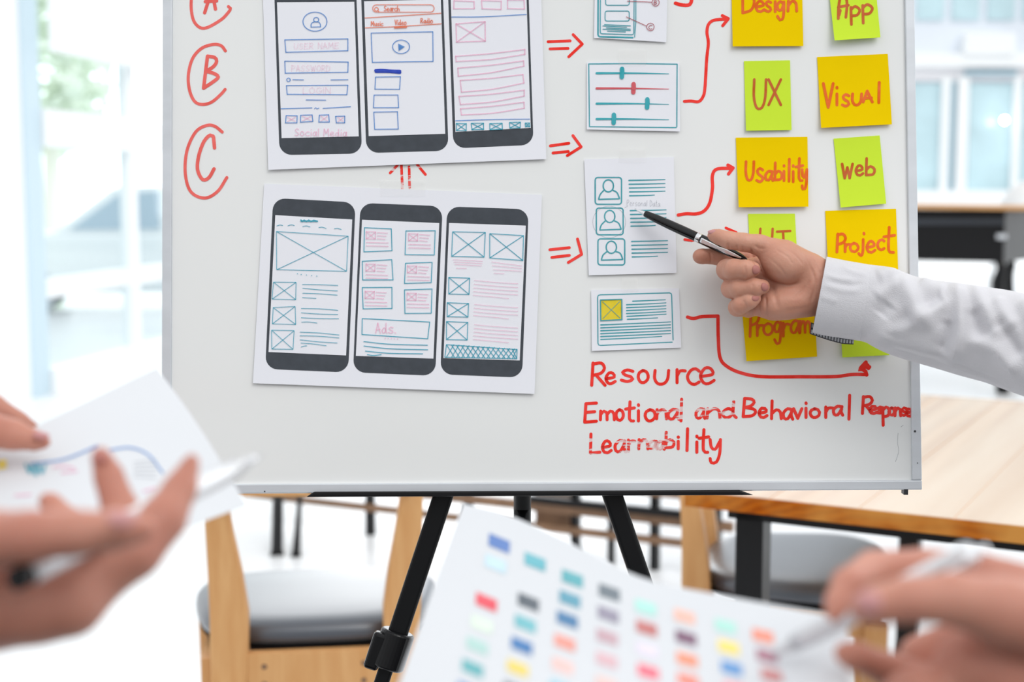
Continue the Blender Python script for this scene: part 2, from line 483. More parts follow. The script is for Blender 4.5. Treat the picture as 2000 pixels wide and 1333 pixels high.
GL = {
 'A': [[(0, 1), (.45, 0)], [(.45, 0), (1, 1)], [(.15, .65), (.9, .62)]],
 'B': [[(.12, 0), (0, 1)], [(.12, 0), (.7, .05), (.88, .22), (.6, .42), (.12, .5)], [(.12, .5), (.8, .58), (1, .75), (.7, .95), (0, 1)]],
 'C': [[(1, .15), (.7, 0), (.3, .1), (0, .5), (.2, .88), (.6, 1), (1, .85)]],
 'D': [[(.05, 0), (.05, 1)], [(.05, 0), (.7, .1), (1, .45), (.75, .85), (.05, 1)]],
 'E': [[(1, .02), (.1, .05)], [(.1, .05), (0, 1)], [(.05, .5), (.85, .46)], [(0, 1), (1, .95)]],
 'G': [[(1, .15), (.6, 0), (.15, .2), (0, .55), (.2, .9), (.6, 1), (.95, .8), (1, .55)], [(.55, .55), (1, .55)]],
 'I': [[(.5, 0), (.5, 1)]],
 'L': [[(.1, 0), (.05, 1)], [(.05, 1), (1, .95)]],
 'M': [[(0, 1), (.1, 0)], [(.1, 0), (.5, .6)], [(.5, .6), (.9, 0)], [(.9, 0), (1, 1)]],
 'N': [[(0, 1), (.05, 0)], [(.05, 0), (.95, 1)], [(.95, 1), (1, 0)]],
 'O': [[(.5, 0), (.12, .18), (0, .55), (.2, .92), (.55, 1), (.92, .75), (.98, .4), (.8, .1), (.45, 0)]],
 'P': [[(.1, 0), (0, 1)], [(.08, .05), (.7, 0), (1, .22), (.75, .46), (.1, .58)]],
 'R': [[(.1, 0), (0, 1)], [(.08, .05), (.7, 0), (.95, .22), (.7, .45), (.12, .55)], [(.3, .52), (1, 1)]],
 'S': [[(.95, .12), (.5, 0), (.1, .2), (.35, .45), (.8, .6), (.95, .82), (.5, 1), (0, .88)]],
 'T': [[(0, .05), (1, 0)], [(.5, .03), (.48, 1)]],
 'U': [[(.05, 0), (.02, .6), (.25, .98), (.65, .98), (.92, .65), (1, 0)]],
 'V': [[(0, 0), (.5, 1)], [(.5, 1), (1, 0)]],
 'W': [[(0, 0), (.25, 1)], [(.25, 1), (.5, .25)], [(.5, .25), (.72, 1)], [(.72, 1), (1, 0)]],
 'X': [[(0, 0), (1, 1)], [(1, 0), (0, 1)]],
 'a': [[(.92, .1), (.5, 0), (.08, .4), (.15, .9), (.5, .95), (.88, .35)], [(.92, .05), (.84, .6), (1, 1)]],
 'b': [[(.1, 0), (.05, 1)], [(.08, .68), (.5, .48), (.95, .65), (.8, .95), (.05, 1)]],
 'd': [[(.82, 0), (.78, .75), (1, 1)], [(.76, .55), (.4, .45), (.02, .72), (.2, 1), (.55, .95), (.78, .65)]],
 'e': [[(.05, .55), (.9, .4), (.75, .05), (.35, .02), (.02, .5), (.25, .95), (.6, 1), (1, .8)]],
 'g': [[(.85, .1), (.45, 0), (.05, .2), (.2, .45), (.6, .45), (.9, .12)], [(.92, .03), (.9, .6), (.75, .95), (.4, 1), (.08, .8)]],
 'h': [[(.1, 0), (.05, 1)], [(.07, .72), (.5, .5), (.85, .62), (.95, 1)]],
 'i': [[(.5, .38), (.5, 1)], [(.5, .02), (.54, .06)]],
 'j': [[(.7, .28), (.65, .8), (.4, 1), (0, .9)], [(.8, 0), (.84, .04)]],
 'l': [[(.6, 0), (.45, 1)]],
 'm': [[(.02, 0), (0, 1)], [(.02, .4), (.25, 0), (.45, .2), (.48, 1)], [(.48, .4), (.72, 0), (.95, .25), (1, 1)]],
 'n': [[(.05, 0), (0, 1)], [(.05, .45), (.5, 0), (.9, .2), (1, 1)]],
 'p': [[(.05, .05), (.1, 1)], [(.05, .18), (.5, 0), (.98, .2), (.7, .48), (.1, .52)]],
 'r': [[(.1, 0), (.1, 1)], [(.1, .5), (.45, .1), (1, .1)]],
 't': [[(.5, 0), (.45, .9), (.9, 1)], [(0, .38), (1, .32)]],
 'u': [[(0, 0), (.05, .7), (.35, 1), (.75, .8), (.9, 0)], [(.9, 0), (.9, .8), (1, 1)]],
 'y': [[(.1, 0), (.2, .33), (.5, .42), (.85, .1)], [(.92, 0), (.86, .6), (.6, .97), (.2, 1), (.1, .82)]],
 '.': [[(.3, .96), (.45, 1)]],
}
for a, b in (('c', 'C'), ('o', 'O'), ('s', 'S'), ('v', 'V'), ('w', 'W'), ('x', 'X')): GL[a] = GL[b]
SMALL_UP, SMALL_DOWN = set('bdhlt'), set('gpyj')

def glyphs(boxes):
    out = []
    for ch, x0, y0, x1, y1 in boxes:
        for st in GL[ch]:
            out.append([(x0 + (x1 - x0) * x, y0 + (y1 - y0) * y) for x, y in st])
    return out

def text(s, x0, y0, x1, y1, dy=0.0):
    """hand-lettered word: cap line y0, base line y1; dy tilts the line"""
    wid = {'i': .4, 'l': .35, 'I': .35, 'j': .5, 'm': 1.35, 'w': 1.3, 'M': 1.25, 'W': 1.3, ' ': .7, 't': .7, 'r': .75, '.': .4}
    tot = sum(wid.get(c, 1.0) for c in s); u = (x1 - x0) / tot; x = x0; h = y1 - y0; out = []
    for c in s:
        w = wid.get(c, 1.0) * u
        if c != ' ':
            yy = dy * (x - x0) / (x1 - x0)
            t = y0 if (c.isupper() or c in SMALL_UP or c == '.') else (y0 + .08 * h if c in 'ij' else y0 + .4 * h)
            bt = y1 + (.38 * h if c in SMALL_DOWN else 0)
            out += glyphs([(c, x + w * .1, t + yy, x + w * .84, bt + yy)])
        x += w
    return out

def ink_part(name, strokes, w, place, m, parent, label=None, taper=0.0):
    g = G()
    for st in strokes: stroke(g, st, w, place, taper=taper)
    return build(name, g, m, parent, label=label)

random.seed(4)
# ================================================================== the setting
FL = G()
def wall_pt(px, py): return ground(px, py)
W0, W1 = ground(50, 782), ground(318, 702)               # foot of the glazed left wall
wd = (W1 - W0); wd.z = 0; wd.normalize()                  # along the wall, away from the camera
wn_ = Vector((wd.y, -wd.x, 0))                            # into the room
def WL(s, z, inn=0.0): return Vector((W0.x, W0.y, 0)) + wd * s + wn_ * inn + Vector((0, 0, z))
def wall_s(px):                                           # distance along the wall seen at column px
    r = ray(px, 400); r.z = 0
    A = W0.xy; d = wd.xy; k = r.xy
    den = k.x * (-d.y) + d.x * k.y
    t = (A.x * (-d.y) + d.x * A.y) / den
    q = k * t - A
    return q.dot(d)

g = G().box((2.0, 8.0, -0.06), (14.0, 14.0, 0.12)); struct('floor', g, M['floor'])
g = G().add([(-40, 15.0, -.10), (45, 15.0, -.10), (45, 60, -.10), (-40, 60, -.10)], [(0, 1, 2, 3)])
g.add([(-40, -4, -.10), (-4.95, -4, -.10), (-4.95, 15.0, -.10), (-40, 15.0, -.10)], [(0, 1, 2, 3)])
tag(struct('ground', g, M['facade_white']), 'pale sunlit paving outside the window', None)
g = G().box((-9.3, 13.0, -.07), (8.0, 7.5, .06)); tag(struct('lawn', g, M['lawn']), 'pale sunlit grass outside the left window')

# glazed left wall
s48, s80, s255 = wall_s(49), wall_s(80), wall_s(252)
g = G()
for (sa, sb, za, zb, dep, inn) in ((-7.5, s48, 0, 3.6, .16, .0),):
    c = WL((sa + sb) / 2, (za + zb) / 2, inn - dep / 2)
    R3 = Matrix((wd, wn_, Vector((0, 0, 1)))).transposed()
    g.box(c, (sb - sa, dep, zb - za), R3)
struct('wall_left', g, M['wall'])
def wall_box(g, s0, s1, z0, z1, dep=.08, inn=0.0):
    g.box(WL((s0 + s1) / 2, (z0 + z1) / 2, inn), (s1 - s0, dep, z1 - z0), R3); return g
g = wall_box(G(), s48, s80 - .01, 0.0, 3.6, .05, .0)
struct('trim_1', g, M['shaded_post'])
win = empty('window_1', WL(s80, 0)); win['kind'] = 'structure'
SE = s80 + 5.5
fr = G()
wall_box(fr, s80, SE, 0.0, 0.16, .12); wall_box(fr, s80, SE, 1.55, 1.78, .10)
wall_box(fr, s80, SE, 3.4, 3.6, .10)
build('window_frame', fr, M['win_frame'], win)
for s in (s255, s255 + 1.1, s255 + 2.3, SE - .1):
    build('mullion', wall_box(G(), s - .05, s + .05, .16, 3.4, .09), M['win_frame'], win)
build('lower_rail', wall_box(G(), s80, SE, 0.60, 0.72, .07, -.03), M['win_frame'], win)
build('glass_pane', wall_box(G(), s80, SE, 0.16, 3.4, .006, -.01), M['glass'], win)
bl = G(); wall_box(bl, s80 + .02, SE, 2.13, 3.5, .02, .09)
b_ = build('roller_blind', bl, M['facade_white'])
tag(b_, 'white roller blind pulled partway down over the left window', 'blind')

# outside: parked cars, hedge, house front
def car(loc, rz, label, group):
    root = empty('car', loc, label, 'car', group, rz)
    side = [(-2.0, .30), (-2.05, .62), (-1.9, .80), (-1.0, .92), (1.25, .92), (1.85, .82), (2.0, .6), (1.98, .30)]
    bd = G().prism([Vector((x, -.82, z)) for x, z in side], [Vector((x, .82, z)) for x, z in side])
    build('body', bd, M['car_white'], root, local=True, bevel=.08)
    cab = [(-1.0, .9), (-.35, 1.40), (.75, 1.44), (1.35, .9)]
    cb = G().prism([Vector((x, -.74 + (z - .9) * .25, z)) for x, z in cab], [Vector((x, .74 - (z - .9) * .25, z)) for x, z in cab])
    cbn = build('cabin', cb, M['car_white'], root, local=True, bevel=.05)
    for sgn in (-1, 1):
        for wx in ([(-.78, .96), (-.28, 1.33), (.12, 1.35), (.12, .96)], [(.2, .96), (.2, 1.35), (.68, 1.36), (1.1, .96)]):
            a = [Vector((x, sgn * (.755 - (z - .9) * .25), z)) for x, z in wx]
            bq = [v + Vector((0, -sgn * .02, 0)) for v in a]
            build('window', G().prism(a, bq), M['car_glass'], cbn, local=True)
    for x in (-1.25, 1.25):
        for sgn in (-1, 1):
            wg = G().lathe(Vector((x, sgn * .68, .31)), Vector((x, sgn * .84, .31)), [(0, .22), (.05, .31), (.95, .31), (1, .2)], n=24)
            build('wheel', wg, M['tyre'], root, local=True, smooth=False)
    return root
car((-3.95, 15.6, -.1), math.radians(12), 'white car parked outside the left window', None)

def foliage(name, c, size, n, m, label, cat, leaf=.09):
    g = G()
    for _ in range(n):
        u = Vector((random.gauss(0, 1), random.gauss(0, 1), random.gauss(0, 1))).normalized() * random.uniform(.6, 1)
        p = Vector(c) + Vector((u.x * size[0], u.y * size[1], u.z * size[2]))
        a = Vector((random.gauss(0, 1), random.gauss(0, 1), random.gauss(0, 1))).normalized() * leaf
        b = a.orthogonal().normalized() * leaf * .5
        g.add([p - a, p + b, p + a, p - b], [(0, 1, 2, 3)])
    return tag(build(name, g, m), label, cat)
tr = empty('tree', (-6.1, 19.0, -.1), 'pale green leafy tree outside the left window', 'tree')
tk = G().lathe(Vector((-6.1, 19, -.1)), Vector((-6.1, 19, 2.0)), [(0, .16), (1, .10)], n=12); build('trunk', tk, M['cream'], tr)
fo = foliage('crown', (-6.1, 19, 2.9), (.8, .8, 1.3), 900, M['leaf'], None, None, .14)
loc = fo.location.copy(); fo.parent = tr; fo.location = loc - tr.location

# house front across the street (right of the board)
FY = 16.8
bl_ = empty('building', (4.0, FY, -.1), 'pale blue house front across the street with glass doors', 'building')
def fx(px, y=FY): return (px - 1000) / FPX * y / math.cos(0)
def fz(py, y=FY): return ground_z(py, y)
def ground_z(py, y):
    r = ray(1000, py); return CAM.z + r.z * (y / r.y)
def fquad(name, px0, px1, py0, py1, dep, m, par=bl_):
    yf = FY - dep
    x0, x1 = (px0 - 1000) / FPX * yf, (px1 - 1000) / FPX * yf
    z0, z1 = ground_z(py1, yf), ground_z(py0, yf)
    g = G().box(((x0 + x1) / 2, FY - dep / 2, (z0 + z1) / 2), (abs(x1 - x0), dep, abs(z1 - z0)))
    return build(name, g, m, par)
fquad('wall', 1200, 3000, -900, 500, .05, M['facade'])
for k in range(6):
    x = 1788 + k * 68
    w_ = fquad('window', x - 12, x + 40, -300, 38, .08, M['facade_glass'])
fquad('cornice', 1200, 3000, 104, 130, .20, M['facade_white'])
fquad('lintel', 1200, 3000, 131, 158, .10, M['facade_rose'])
fquad('sign_board', 1872, 1968, 64, 106, .24, M['facade_white'])
fquad('door_head', 1874, 1972, 138, 147, .16, M['facade_line'])
for (a, b) in ((1770, 1829), (1884, 1968), (1984, 2060), (2090, 2200)):
    fquad('door_pane', a, b, 162, 440, .08, M['facade_glass'])
for (a, b) in ((1830, 1848), (1860, 1882), (1969, 1983)):
    fquad('door_frame', a, b, 150, 450, .14, M['facade_white'])
fquad('door_edge', 1848, 1856, 160, 450, .16, M['facade_line'])
fquad('door_step', 1780, 2200, 372, 470, .5, M['facade_white'])
c = P(1962, 235, 16.3)
build('lamp_globe', G().lathe(c - Vector((0, 0, .028)), c + Vector((0, 0, .028)), [(0, .006), (.2, .022), (.5, .028), (.8, .022), (1, .006)], n=16), M['lit'], bl_, smooth=True)

# ================================================================== whiteboard
BL, BR = B(316.5, 965.5), B(1799.5, 957.0)
bw = (BR - BL).dot(B_R)
Bo = BL
def BB(u, v, off=0.0): return Bo + B_R * u + B_U * v + B_N * off
BH = 0.632
wb = empty('whiteboard', BB(bw / 2, 0, -.01), 'large white dry-erase board covered in red marker writing, standing on the easel', 'whiteboard')
g = G()
for off in (0.0, -.010): pass
g.prism([BB(.004, .004, -.011), BB(bw - .004, .004, -.011), BB(bw - .004, BH - .004, -.011), BB(.004, BH - .004, -.011)],
        [BB(.004, .004, 0), BB(bw - .004, .004, 0), BB(bw - .004, BH - .004, 0), BB(.004, BH - .004, 0)])
build('panel', g, M['board'], wb)
RW = .0102
def rail(u0, v0, u1, v1):
    g = G().prism([BB(u0, v0, -.014), BB(u1, v0, -.014), BB(u1, v1, -.014), BB(u0, v1, -.014)],
                  [BB(u0, v0, .0035), BB(u1, v0, .0035), BB(u1, v1, .0035), BB(u0, v1, .0035)])
    return build('frame_rail', g, M['aluminium'], wb, bevel=.0012)
rail(0, 0, bw, RW); rail(0, BH - RW, bw, BH); rail(0, RW, RW, BH - RW); rail(bw - RW, RW, bw, BH - RW)
for (px, py, r) in ((1787, 843, 2.4), (517, 960.5, 1.5), (1792, 905, 1.2)):
    p = B(px, py, .0034)
    build('screw', G().lathe(p, p + B_N * .0006, [(0, r / 1830), (1, r / 1830 * .8)], n=12), M['screw'], wb)
p = B(1767, 956, -.002)
build('foot_stub', G().box(p - B_U * .002, (.0045, .010, .006)), M['screw'], wb)

on_board = lambda px, py, off=0.0: B(px, py, .0002 + off)
def board_ink(name, strokes, w, m='red', label=None):
    return ink_part(name, strokes, w, on_board, M[m], wb, label)

# circled letters
board_ink('circled_letter', Z1([[(175, -60), (170, 60), (190, 160), (240, 212), (300, 208), (400, 150), (450, 100), (472, 65), (455, 50)]]), 6.0, 'red_pale', 'hand-drawn red ring around the letter A')
board_ink('handwritten_letter', Z1([[(273, 98), (312, -25)], [(356, 70), (338, -25)], [(278, 12), (365, 6)]]), 6.6, 'red_pale', 'red marker letter A')
board_ink('circled_letter', Z1([[(432, 390), (400, 350), (340, 340), (250, 370), (180, 450), (148, 580), (160, 700), (200, 780), (260, 800), (330, 780), (400, 720), (430, 685)]]), 6.0, 'red_pale', 'hand-drawn red ring around the letter B')
board_ink('handwritten_letter', Z1([[(295, 430), (265, 675)], [(295, 430), (350, 440), (365, 470), (340, 510), (285, 545)], [(285, 545), (350, 565), (378, 590), (340, 625), (265, 675)]]), 6.8, 'red_pale', 'red marker letter B')
board_ink('circled_letter', ZI([[(434, 258), (420, 247), (404, 245), (382, 258), (365, 295), (362, 340), (373, 375), (400, 387), (425, 374), (443, 347)]]), 6.0, 'red_pale', 'hand-drawn red ring around the letter C')
board_ink('handwritten_letter', ZI([[(419, 289), (417, 268)], [(416, 266), (410, 264), (398, 277), (388, 305), (386, 332), (396, 351), (408, 347), (418, 330)]]), 6.8, 'red_pale', 'red marker letter C')

# arrows
board_ink('drawn_arrow', Z5([[(50, 388), (255, 380)], [(68, 455), (235, 450)], [(283, 322), (368, 410)], [(368, 410), (242, 528)]]), 5.6, 'red', 'short red double arrow pointing right, topmost of three')
board_ink('drawn_arrow', ZI([[(1075, 285), (1111, 280)], [(1080, 299), (1110, 296)], [(1119, 265), (1135, 287)], [(1135, 287), (1108, 304)]]), 5.6, 'red', 'short red double arrow pointing right, middle of three')
board_ink('drawn_arrow', ZI([[(1074, 488), (1112, 484)], [(1078, 503), (1112, 499)], [(1128, 467), (1136, 497)], [(1136, 497), (1110, 513)]]), 5.6, 'red', 'short red double arrow pointing right, lowest of three')
board_ink('drawn_arrow', ZI([[(784, 323), (786, 369)], [(799, 326), (800, 367)], [(776, 323), (762, 338)], [(815, 322), (831, 341)]]), 5.2, 'red_worn', 'smudged red double arrow pointing up between the two phone sheets')
board_ink('drawn_arrow', Z5([[(1235, 30), (1290, 45), (1350, 48), (1380, 22), (1388, -60)]]), 7.0, 'red', 'red marker stroke cut off by the top of the picture')
board_ink('drawn_arrow', Z5([[(1318, 943), (1380, 940), (1450, 945), (1490, 900), (1508, 820), (1525, 550), (1540, 400), (1527, 300), (1540, 230), (1580, 192), (1650, 180), (1722, 178)], [(1670, 145), (1725, 172)], [(1725, 175), (1674, 238)]]), 6.0, 'red', 'curved red arrow rising from the sliders card')
board_ink('drawn_arrow', Z6([[(650, 445), (700, 437), (760, 438), (810, 420), (845, 370), (862, 280), (862, 200), (890, 160), (985, 155)], [(958, 135), (990, 153)], [(990, 153), (962, 190)]]), 6.4, 'red', 'curved red arrow rising from the profile list card')
board_ink('drawn_arrow', Z6([[(690, 597), (735, 604)], [(735, 604), (940, 560)], [(945, 525), (1010, 553)], [(1010, 553), (960, 590)]]), 5.0, 'red', 'red arrow mostly hidden behind the pointing hand')
board_ink('drawn_arrow', Z11([[(655, 58), (690, 66), (740, 55), (830, 52)], [(830, 52), (832, 180), (842, 290), (880, 340), (960, 378), (1080, 400), (1300, 401), (1500, 400), (1600, 388), (1680, 388)]]), 6.6, 'red', 'long red arrow running from the article card along under the notes')
board_ink('arrow_scribble', Z11([[(1684, 390), (1678, 370), (1655, 358), (1642, 362), (1660, 340), (1680, 318)], [(1655, 345), (1700, 345)], [(1680, 325), (1695, 352)], [(1665, 350), (1690, 335)]]), 7.5, 'red', 'scribbled red head of the long arrow')

# writing at the foot of the board
W_ = 6.0
def word(boxes, m='red', w=W_, label=None): return board_ink('handwritten_word', Z11(glyphs(boxes)), w, m, label)
word([('R', 105, 322, 182, 450), ('e', 185, 378, 240, 440), ('s', 275, 362, 345, 428), ('o', 372, 365, 430, 435), ('U', 465, 365, 547, 442), ('r', 590, 360, 642, 435), ('c', 655, 355, 722, 445), ('e', 728, 350, 808, 440)], label='Resource in red marker')
word([('E', 65, 550, 132, 662), ('m', 155, 598, 235, 648), ('o', 245, 590, 287, 652), ('t', 300, 545, 350, 655), ('i', 365, 560, 382, 655), ('o', 412, 590, 470, 655)], label='first half of Emotional in red marker')
word([('n', 478, 590, 535, 642), ('a', 540, 588, 605, 645), ('l', 606, 530, 632, 655)], 'red_worn', label='rubbed second half of Emotional in red marker')
word([('a', 700, 585, 755, 640), ('n', 768, 585, 842, 638), ('d', 855, 543, 935, 635)], 'red_worn', label='and, partly rubbed out')
word([('B', 975, 525, 1047, 630), ('e', 1065, 580, 1112, 635), ('h', 1135, 540, 1197, 642), ('a', 1202, 585, 1260, 645), ('v', 1265, 585, 1312, 640), ('i', 1325, 550, 1347, 635), ('o', 1360, 585, 1415, 635), ('r', 1445, 575, 1490, 635), ('a', 1490, 570, 1547, 622), ('l', 1570, 508, 1598, 645)], label='Behavioral in red marker')
word([('R', 1660, 515, 1720, 612), ('e', 1700, 570, 1745, 612), ('s', 1742, 575, 1780, 610), ('p', 1775, 575, 1818, 680), ('o', 1812, 580, 1845, 622), ('n', 1847, 580, 1880, 625), ('s', 1884, 580, 1914, 624), ('e', 1912, 585, 1946, 628)], label='Response in red marker squeezed against the frame')
word([('L', 95, 730, 152, 840), ('e', 165, 770, 217, 838), ('a', 235, 767, 300, 833), ('r', 312, 765, 352, 830)], 'red_worn', label='rubbed first letters of Learnability')
word([('n', 375, 762, 428, 815), ('a', 430, 770, 480, 815), ('b', 528, 720, 580, 808), ('i', 592, 745, 612, 815), ('a', 478, 772, 522, 818)], 'red_worn_more', label='mostly rubbed middle letters of Learnability')
word([('l', 642, 700, 665, 825), ('i', 698, 740, 720, 835), ('t', 722, 705, 777, 835), ('y', 778, 762, 850, 895)], label='last letters of Learnability in red marker')
board_ink('scuff_mark', Z11([[(1865, 725), (1862, 780), (1868, 830), (1850, 890)], [(1880, 690), (1895, 680)]]), .9, 'pencil', 'thin grey scuff near the right edge')

# ------------------------------------------------------------------ sheets taped to the board
class Sheet:
    def __init__(s, name, corners, m, label, cat, base=.0008, lift=None, n=20, group=None, thick=.00018):
        s.c = [Vector(c) for c in corners]                # TL TR BR BL in the photo frame
        s.base, s.lift = base, lift or (lambda a, b: 0.0)
        g = G(); vs = []; fs = []
        for j in range(n + 1):
            for i in range(n + 1):
                p = s.px(i / n, j / n); vs.append(B(p.x, p.y, base + s.lift(i / n, j / n)))
        for j in range(n):
            for i in range(n):
                a = j * (n + 1) + i; fs.append((a, a + 1, a + n + 2, a + n + 1))
        g.add(vs, fs)
        s.o = build(name, g, m, None)
        md = s.o.modifiers.new('thickness', 'SOLIDIFY'); md.thickness = thick; md.offset = 0
        tag(s.o, label, cat, group)
    def px(s, a, b):
        return (s.c[0] * (1 - a) + s.c[1] * a) * (1 - b) + (s.c[3] * (1 - a) + s.c[2] * a) * b
    def st(s, px, py):
        a, b = .5, .5
        t = Vector((px, py))
        for _ in range(6):
            q = s.px(a, b) - t
            da = (s.c[1] - s.c[0]) * (1 - b) + (s.c[2] - s.c[3]) * b
            db = (s.c[3] - s.c[0]) * (1 - a) + (s.c[2] - s.c[1]) * a
            det = da.x * db.y - da.y * db.x
            a -= (q.x * db.y - q.y * db.x) / det
            b -= (da.x * q.y - da.y * q.x) / det
        return a, b
    def at(s, level):
        def f(px, py, off=0.0):
            a, b = s.st(px, py)
            a_, b_ = min(1.0, max(0.0, a)), min(1.0, max(0.0, b))
            return B(px, py, s.base + s.lift(a_, b_) + .00025 + level * .0003 + off)
        return f
    def ink(s, name, strokes, w, m, parent=None, level=0, label=None, taper=0.0):
        return ink_part(name, strokes, w, s.at(level), M[m], parent or s.o, label, taper)

def bil(c, a, b):
    c = [Vector(x) for x in c]
    return (c[0] * (1 - a) + c[1] * a) * (1 - b) + (c[3] * (1 - a) + c[2] * a) * b

def filled_quad(name, corners, place, m, parent, nx=8, ny=10, rad=0.0, label=None):
    """filled quad with rounded corners (radius in pixels) lying on the sheet"""
    c = [Vector(x) for x in corners]
    w = (c[1] - c[0]).length; h = (c[3] - c[0]).length
    rows = []
    if rad:
        k = [rad * (1 - math.cos(math.pi / 2 * i / 7)) for i in range(8)]
        ts = [v / h for v in k] + [rad / h + (1 - 2 * rad / h) * i / ny for i in range(1, ny)] + [1 - v / h for v in reversed(k)]
    else:
        ts = [i / ny for i in range(ny + 1)]
    g = G(); vs = []; fs = []
    for t in ts:
        d = min(t, 1 - t) * h
        ins = (rad - math.sqrt(max(0, rad * rad - (rad - d) ** 2))) / w if rad and d < rad else 0.0
        for i in range(nx + 1):
            p = bil(c, ins + (1 - 2 * ins) * i / nx, t); vs.append(place(p.x, p.y))
    for j in range(len(ts) - 1):
        for i in range(nx):
            a = j * (nx + 1) + i; fs.append((a, a + 1, a + nx + 2, a + nx + 1))
    g.add(vs, fs)
    return build(name, g, m, parent, label=label)

def phone(sh, outer, scr, label):
    o = filled_quad('phone_outline', outer, sh.at(0), M['toner'], sh.o, 10, 24, 24, label)
    filled_quad('phone_screen', scr, sh.at(1), M['screen'], o, 10, 24)
    return o

def curl(amp, side=0.0):
    return lambda a, b: amp * .35 * b ** 3 * (1 - side + side * abs(2 * a - 1)) + .0003 * math.sin(7 * a + 1) * math.sin(5 * b) + .0008

up = Sheet('paper_sheet', [(512, -56), (1055, -74), (1067, 311), (524, 332)], M['paper'],
           'white sheet of three phone wireframes at the top of the whiteboard', 'paper', lift=curl(.006, .6))
u1 = phone(up, [(535, -35), (695, -38), (707, 300), (546, 303)], [(541, 4.5), (692, 3.5), (700.7, 266.6), (550, 270)], 'printed phone frame with a login screen drawn in it')
u2 = phone(up, [(704.5, -38), (864, -42), (876, 294.5), (715.5, 299)], [(711, 2.5), (861, -1), (869.6, 261.5), (720, 266)], 'printed phone frame with a video screen drawn in it')
u3 = phone(up, [(874, -46), (1031, -52), (1042, 283), (885.5, 290)], [(880, -10), (1028, -14), (1036.7, 250), (889.5, 258)], 'printed phone frame with pink bars drawn in it')
lo = Sheet('paper_sheet', [(516, 359), (1058.5, 381), (1044, 770), (494, 749)], M['paper'],
           'white sheet of three phone wireframes at the lower left of the whiteboard', 'paper', lift=curl(.006, .4))
l1 = phone(lo, [(533.5, 387), (694.5, 395.5), (680, 728), (518, 721)], [(537.7, 420.5), (688, 429), (676, 694.7), (524.4, 688)], 'printed phone frame with a hero picture and list drawn in it')
l2 = phone(lo, [(704, 396.5), (864.5, 403), (850, 734.5), (689.5, 727.5)], [(707, 429.5), (858, 436), (846.5, 701), (695, 695.6)], 'printed phone frame with six small cards drawn in it')
l3 = phone(lo, [(873.5, 403.5), (1032.5, 409), (1019.6, 738), (860, 731.6)], [(877, 435.8), (1027, 441), (1015, 704.6), (866, 700)], 'printed phone frame with a hatched bar drawn in it')
T_ = 1.7
# phone 1, login screen
s = [ellipse(1118, 165, 92, 73, 20), ellipse(1127, 150, 20, 18, 10), [(1088, 207), (1090, 180), (1110, 168), (1145, 168), (1158, 185), (1160, 205)], [(1088, 207), (1160, 205)]]
s += quad_lines((887, 305), (1370, 297), (1370, 388), (895, 400)) + quad_lines((887, 468), (1372, 475), (1370, 553), (890, 560))
s += quad_lines((900, 655), (1370, 652), (1362, 725), (905, 722)) + [ellipse(915, 611, 14, 14, 8), [(948, 610), (1030, 612)], [(1240, 612), (1370, 610)], [(1050, 765), (1200, 767)], [(857, 833), (1095, 826)], [(1180, 830), (1390, 817)], [(1115, 832), (1125, 824), (1132, 834), (1148, 828)]]
ic = [(895, 888, 978, 938), (1010, 880, 1100, 933), (1150, 880, 1225, 935), (1280, 888, 1347, 940)]
for b in ic: s += box_lines(*b, j=4)
up.ink('sketch_lines', Z1(s), T_, 'blue', u1, 3, 'blue pen lines')
for q_ in (('USER NAME', 955, 332, 1305, 376, -6), ('PASSWORD', 935, 500, 1240, 546), ('LOGIN', 1020, 670, 1245, 716)): up.ink('handwritten_word', Z1(text(*q_)), 1.9, 'pink_faint', u1, 4, 'faint pink pen lettering')
up.ink('handwritten_word', Z1(text('Social Media', 960, 985, 1368, 1040, 4)), 1.9, 'pink', u1, 4, 'pale pink pen lettering')
s = []
for x0, y0, x1, y1 in ic: s += [[(x0 + 12, y0 + 8), (x1 - 10, y1 - 8)], [(x1 - 10, y0 + 8), (x0 + 12, y1 - 8)]]
up.ink('icon_crosses', Z1(s), 1.7, 'pink', u1, 4, 'pale pink crosses')
# phone 2, video screen
s = [rrect(110, 36, 580, 92, 27), ellipse(138, 70, 15, 14, 8), [(148, 80), (158, 88)], [(50, 137), (300, 122), (632, 101)], [(52, 213), (300, 203), (634, 182)]]
s += text('Search', 195, 44, 318, 84) + text('Music', 95, 164, 192, 198) + text('Video', 278, 152, 370, 190) + text('Radio', 475, 140, 572, 177)
up.ink('sketch_lines', Z2(s), 1.7, 'orange_pen', u2, 3, 'orange pen lines')
up.ink('underline', Z2([[(280, 211), (366, 207)]]), 3.8, 'orange_pen', u2, 4)
s = quad_lines((98, 253), (570, 243), (572, 470), (107, 477)) + [ellipse(327, 358, 65, 52, 18)]
for b in ((130, 590, 318, 687), (116, 728, 308, 826), (122, 857, 303, 992)): s += box_lines(*b, j=5)
up.ink('sketch_lines', Z2(s), T_, 'blue', u2, 3, 'blue pen lines')
g = G(); pl = up.at(4); tri = Z2([[(305, 333), (356, 358), (308, 390)]])[0]
g.add([pl(*q) for q in tri], [(0, 1, 2)]); build('play_triangle', g, M['blue'], u2)
up.ink('scribble', Z2([[(132, 540), (180, 538), (250, 543), (318, 545)], [(135, 548), (230, 548), (318, 555)]]), 5.5, 'blue_dark', u2, 3, 'dark blue scribbled bar')
